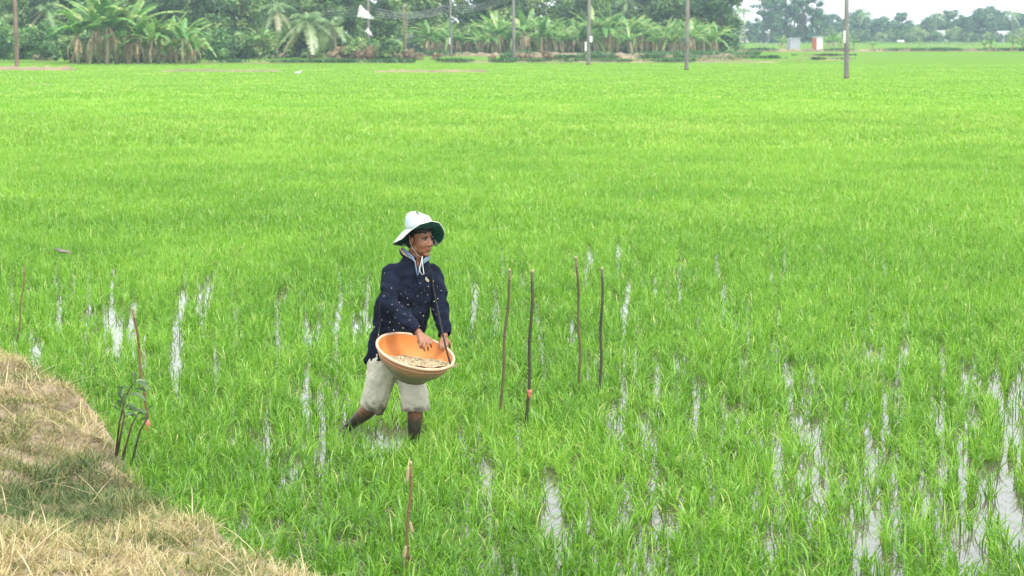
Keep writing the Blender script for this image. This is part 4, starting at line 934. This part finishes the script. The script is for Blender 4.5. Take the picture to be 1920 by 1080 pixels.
# --- basin, its strap, the seed
BCN = PX(779, 659, -.405); nB = Vector((.255, -.30, 1)).normalized()
bx_ = (Vector((1, 0, 0)) - nB*nB.x).normalized(); by_ = nB.cross(bx_)
BR = .272
def BP(a, r, d): return BCN + bx_*(r*math.cos(a)) + by_*(r*math.sin(a)) - nB*d
m, n, o = nodes('basin_plastic_outside'); b = N(n, 'BsdfPrincipled', Roughness=.42); tc = N(n, 'TexCoord')
tt = N(n, 'TexNoise', Scale=5.0, Detail=6.0); n.links.new(tc.outputs['Object'], tt.inputs['Vector'])
at_ = N(n, 'Attribute', attribute_name='tint'); ma = N(n, 'Math', operation='MULTIPLY_ADD'); n.links.new(tt.outputs['Fac'], ma.inputs[0]); ma.inputs[1].default_value = .45; n.links.new(at_.outputs['Fac'], ma.inputs[2])
n.links.new(ramp(n, ma.outputs[0], [(.25, (.60, .36, .25)), (.42, (.50, .19, .09)), (.62, (.38, .23, .15)), (.85, (.24, .21, .15))]), b.inputs['Base Color']); n.links.new(b.outputs[0], o.inputs[0]); M['bout'] = m
M['binn'] = mat('basin_plastic_inside', (.66, .20, .035), (.72, .29, .09), 4, .6)
M['brim'] = mat('basin_rim_plastic', (.62, .33, .20), (.72, .50, .36), 12, .5)
basin = empty('basin', BCN); tag(basin, 'big orange plastic basin of seed held by the man', 'basin')
def bl(name, me, m_, mod=None):
    o_ = link(name, me, M[m_], basin, keep=True); return o_
def revolve(prof, n_=72, tint=None):
    V, Fc, T = [], [], []
    for r, d in prof:
        for k in range(n_): V.append(BP(2*math.pi*k/n_, r, d)[:]); T.append(d/.175)
    for j in range(len(prof)-1):
        for k in range(n_): Fc.append([j*n_+k, j*n_+(k+1) % n_, (j+1)*n_+(k+1) % n_, (j+1)*n_+k])
    return npmesh('rev', np.array(V), np.array(Fc), np.array(T))
bl('outer_shell', revolve([(BR-.008, .002), (BR-.010, .012), (.256, .04), (.243, .07), (.222, .10), (.190, .130), (.152, .160), (.130, .178), (.125, .194), (.108, .194), (.0001, .186)]), 'bout')
bl('inner_shell', revolve([(BR-.011, .001), (.252, .04), (.238, .07), (.217, .10), (.185, .128), (.145, .152), (.118, .166), (.0001, .168)]), 'binn')
bm = bmesh.new(); tube(bm, [BP(2*math.pi*k/72, BR-.002, 0) for k in range(73)], .0105, 10); bmobj('rim', bm, M['brim'], basin, keep=True)
bm = bmesh.new(); tube(bm, [BP(2*math.pi*k/72, .2575, .035) for k in range(73)], .003, 6); bmobj('rib', bm, M['bout'], basin, keep=True)
# straps: one over his far shoulder to the right end, one behind the near arm to the left end
aR = math.atan2((PX(846, 682, -.5)-BCN).dot(by_), (PX(846, 682, -.5)-BCN).dot(bx_))
eR = BP(aR, BR-.004, .0); eL = BP(math.pi*.97, BR-.002, .0)
shL_ = PX(803, 497, -.02)
S1 = [PX(800, 489, .02), onj(803, 497, .008), onj(808, 512, .010), onj(811, 530, .012), onj(815, 552, .014)]
p5 = S1[-1]; S1 += [p5.lerp(eR, .35)+Vector((0, -.03, 0)), p5.lerp(eR, .7)+Vector((0, -.03, 0)), eR+nB*.014]
def ribbon(pts, wd, th=.0025):
    bm = bmesh.new(); n_ = len(pts)
    rows = []
    for i, p in enumerate(pts):
        d = (pts[min(i+1, n_-1)]-pts[max(i-1, 0)]).normalized(); s = d.cross(Vector((0, -1, .1))).normalized(); nn = s.cross(d)
        rows.append([bm.verts.new(p+s*wd/2+nn*th), bm.verts.new(p-s*wd/2+nn*th), bm.verts.new(p-s*wd/2-nn*th), bm.verts.new(p+s*wd/2-nn*th)])
    for a, b_ in zip(rows, rows[1:]):
        for k in range(4): bm.faces.new((a[k], a[(k+1) % 4], b_[(k+1) % 4], b_[k]))
    bm.faces.new(rows[0][::-1]); bm.faces.new(rows[-1]); return bm
bmobj('strap', ribbon(S1, .013), M['strap'], basin, keep=True)
S2 = [onj(711.5, 560, .006), onj(712, 585, .008), onj(713, 605, .010)]; S2 += [S2[-1].lerp(eL, .5), eL]
bmobj('strap', ribbon(S2, .010), M['strap'], basin, keep=True)
bm = bmesh.new()      # knot tying the strap to the rim, with loose pale ends
for k in range(5): ball(bm, eR+Vector((.010*k-.012, -.01, .004*math.sin(k*2)-.004)), (.012, .010, .009))
for dx_, dz_ in ((.055, .020), (.035, -.006), (.030, .022)): tube(bm, [eR+Vector((.02, -.012, 0)), eR+Vector((.02+dx_*.5, -.02, dz_*.2)), eR+Vector((.02+dx_, -.02, dz_))], [.004, .003, .0015], 6)
bmobj('knot', bm, M['bamboo_cut'], basin, keep=True)
# seed in the basin: heaped bed plus thousands of single grains (nobody could count them)
rng = np.random.default_rng(77)
def hsurf(x, y): return (by_.z*y + .55*bx_.z*x + .068)/nB.z - .022*np.exp(-(((x+.07)/.12)**2+((y+.03)/.07)**2)) - .004*np.sin(x*31+y*19) - .005*np.sin(x*67-y*43)
def wallr(d): return np.interp(d, [0, .04, .07, .10, .128, .152, .166], [.261, .252, .238, .217, .185, .145, .118])
n_ = 9000; a = rng.random(n_)*6.283; r = np.sqrt(rng.random(n_)); X = r*np.cos(a)*.25; Y = r*np.sin(a)*.25
Dp = hsurf(X, Y); kk = np.hypot(X, Y) < wallr(Dp)-.004; X, Y, Dp = X[kk], Y[kk], Dp[kk]; n_ = len(X); P = np.array([(BCN+bx_*x+by_*y-nB*d_)[:] for x, y, d_ in zip(X, Y, Dp-.004*rng.random(n_))])
yw = rng.random(n_)*6.283; el = rng.normal(0, .35, n_); D = np.stack([np.cos(yw)*np.cos(el), np.sin(yw)*np.cos(el), np.sin(el)], -1)
S = np.cross(D, rng.normal(size=(n_, 3))); S /= np.linalg.norm(S, axis=1)[:, None]; U = np.cross(D, S)
L = .0080*(.7+.6*rng.random(n_))[:, None]; Wg = .0028
cor = [P-D*L, P+S*Wg, P+U*Wg, P-S*Wg, P-U*Wg, P+D*L]; V = np.stack(cor, 1).reshape(-1, 3); bb = (np.arange(n_)*6)[:, None]
F3 = np.concatenate([bb+np.array([[0, i, i % 4+1]]) for i in (1, 2, 3, 4)]+[bb+np.array([[5, i % 4+1, i]]) for i in (1, 2, 3, 4)])
M['seed'] = leafmat('seed_grain', [(0, (.16, .10, .04)), (.3, (.42, .30, .13)), (.7, (.66, .55, .34)), (1, (.82, .76, .62))], trans=.1, gloss=.05)
tint = np.clip(.52+rng.normal(0, .27, n_), 0, 1); tint = np.where(rng.random(n_) < .10, .03, tint)
# bed under the grains
gx, gy = np.meshgrid(np.linspace(-.235, .235, 60), np.linspace(-.235, .235, 60)); keep = np.hypot(gx, gy) < wallr(hsurf(gx, gy))+.004
BV = np.array([(BCN+bx_*x+by_*y-nB*(d_+.006))[:] for x, y, d_ in zip(gx.ravel(), gy.ravel(), hsurf(gx, gy).ravel())])
i = np.arange(3600).reshape(60, 60); Fq = np.stack([i[:-1, :-1], i[:-1, 1:], i[1:, 1:], i[1:, :-1]], -1).reshape(-1, 4); kk = keep.ravel()[Fq].all(1); Fq = Fq[kk]
Ft = np.concatenate([Fq[:, :3], Fq[:, [0, 2, 3]]]); V2 = np.concatenate([V, BV]); F2 = np.concatenate([F3, Ft+len(V)]); T2 = np.concatenate([np.repeat(tint, 6), np.full(len(BV), .45)+rng.normal(0, .25, len(BV))])
tag(link('seed_grain', npmesh('seed_grain', V2, F2, T2), M['seed'], smooth=False), 'heap of pale seed grain lying in the orange basin', 'seed', kind='stuff')
# grains caught in the air in front of the jacket: one object each, copies of a first one
GP = [(721,512),(779,533),(813,527),(769,543),(796,544),(752,551),(720,555),(764,559),(783,555),(802,553),(749,567),(798,567),(820,537),(827,545),(745,581),(769,580),(727,585),(770,592),(741,596),(731,604),(702,613),(729,614),(738,619),(756,615),(768,600),(763,607),(821,560),(814,565),(782,575),(794,592),(805,600),(716,600),(710,628),(833,625),(786,612),(790,549),(776,570),(759,588),(748,606),(735,571),(812,580),(803,537),(823,668),(808,667),(799,648),(773,724),(829,664),(835,680),(760,548),(775,604),(734,540),(788,586),(818,590),(797,631),(744,624),(809,612),(765,571),(788,531),(754,574)]
bm = bmesh.new(); ball(bm, (0, 0, 0), (.0031, .0018, .0021)); first = bmobj('seed', bm, M['seedair'] if 'seedair' in M else mat('flying_seed', (.72, .60, .40), (.85, .78, .62), 200, .6))
for k, (x, y) in enumerate(GP):
    g_ = first if k == 0 else first.copy()
    if k: col.objects.link(g_)
    g_.location = PX(x, y, -.50+.25*rh.random()); g_.rotation_euler = (rh.random()*3, rh.random()*3, rh.random()*3); g_.scale = (rh.uniform(.55, 1.3),)*3
    tag(g_, 'tiny pale seed in mid-air in front of the man', 'seed', 'seeds thrown from the basin')
# ------------------------------------------------------------------ haze: pale air over the whole place
HZ = 0.00040
bm = bmesh.new(); box(bm, (0, 450, 8.6), (1500, 1100, 20.2)); hz = bmobj('haze', bm, None, None, False)
m, n, o = nodes('haze_air'); v = N(n, 'VolumePrincipled', Density=HZ, Anisotropy=0.2); v.inputs['Color'].default_value = (.70, .88, 1, 1)
n.links.new(v.outputs[0], o.inputs['Volume']); hz.data.materials.append(m); tag(hz, kind='stuff'); hz['label'] = 'thin pale haze in the air over the whole field'; hz['category'] = 'haze'
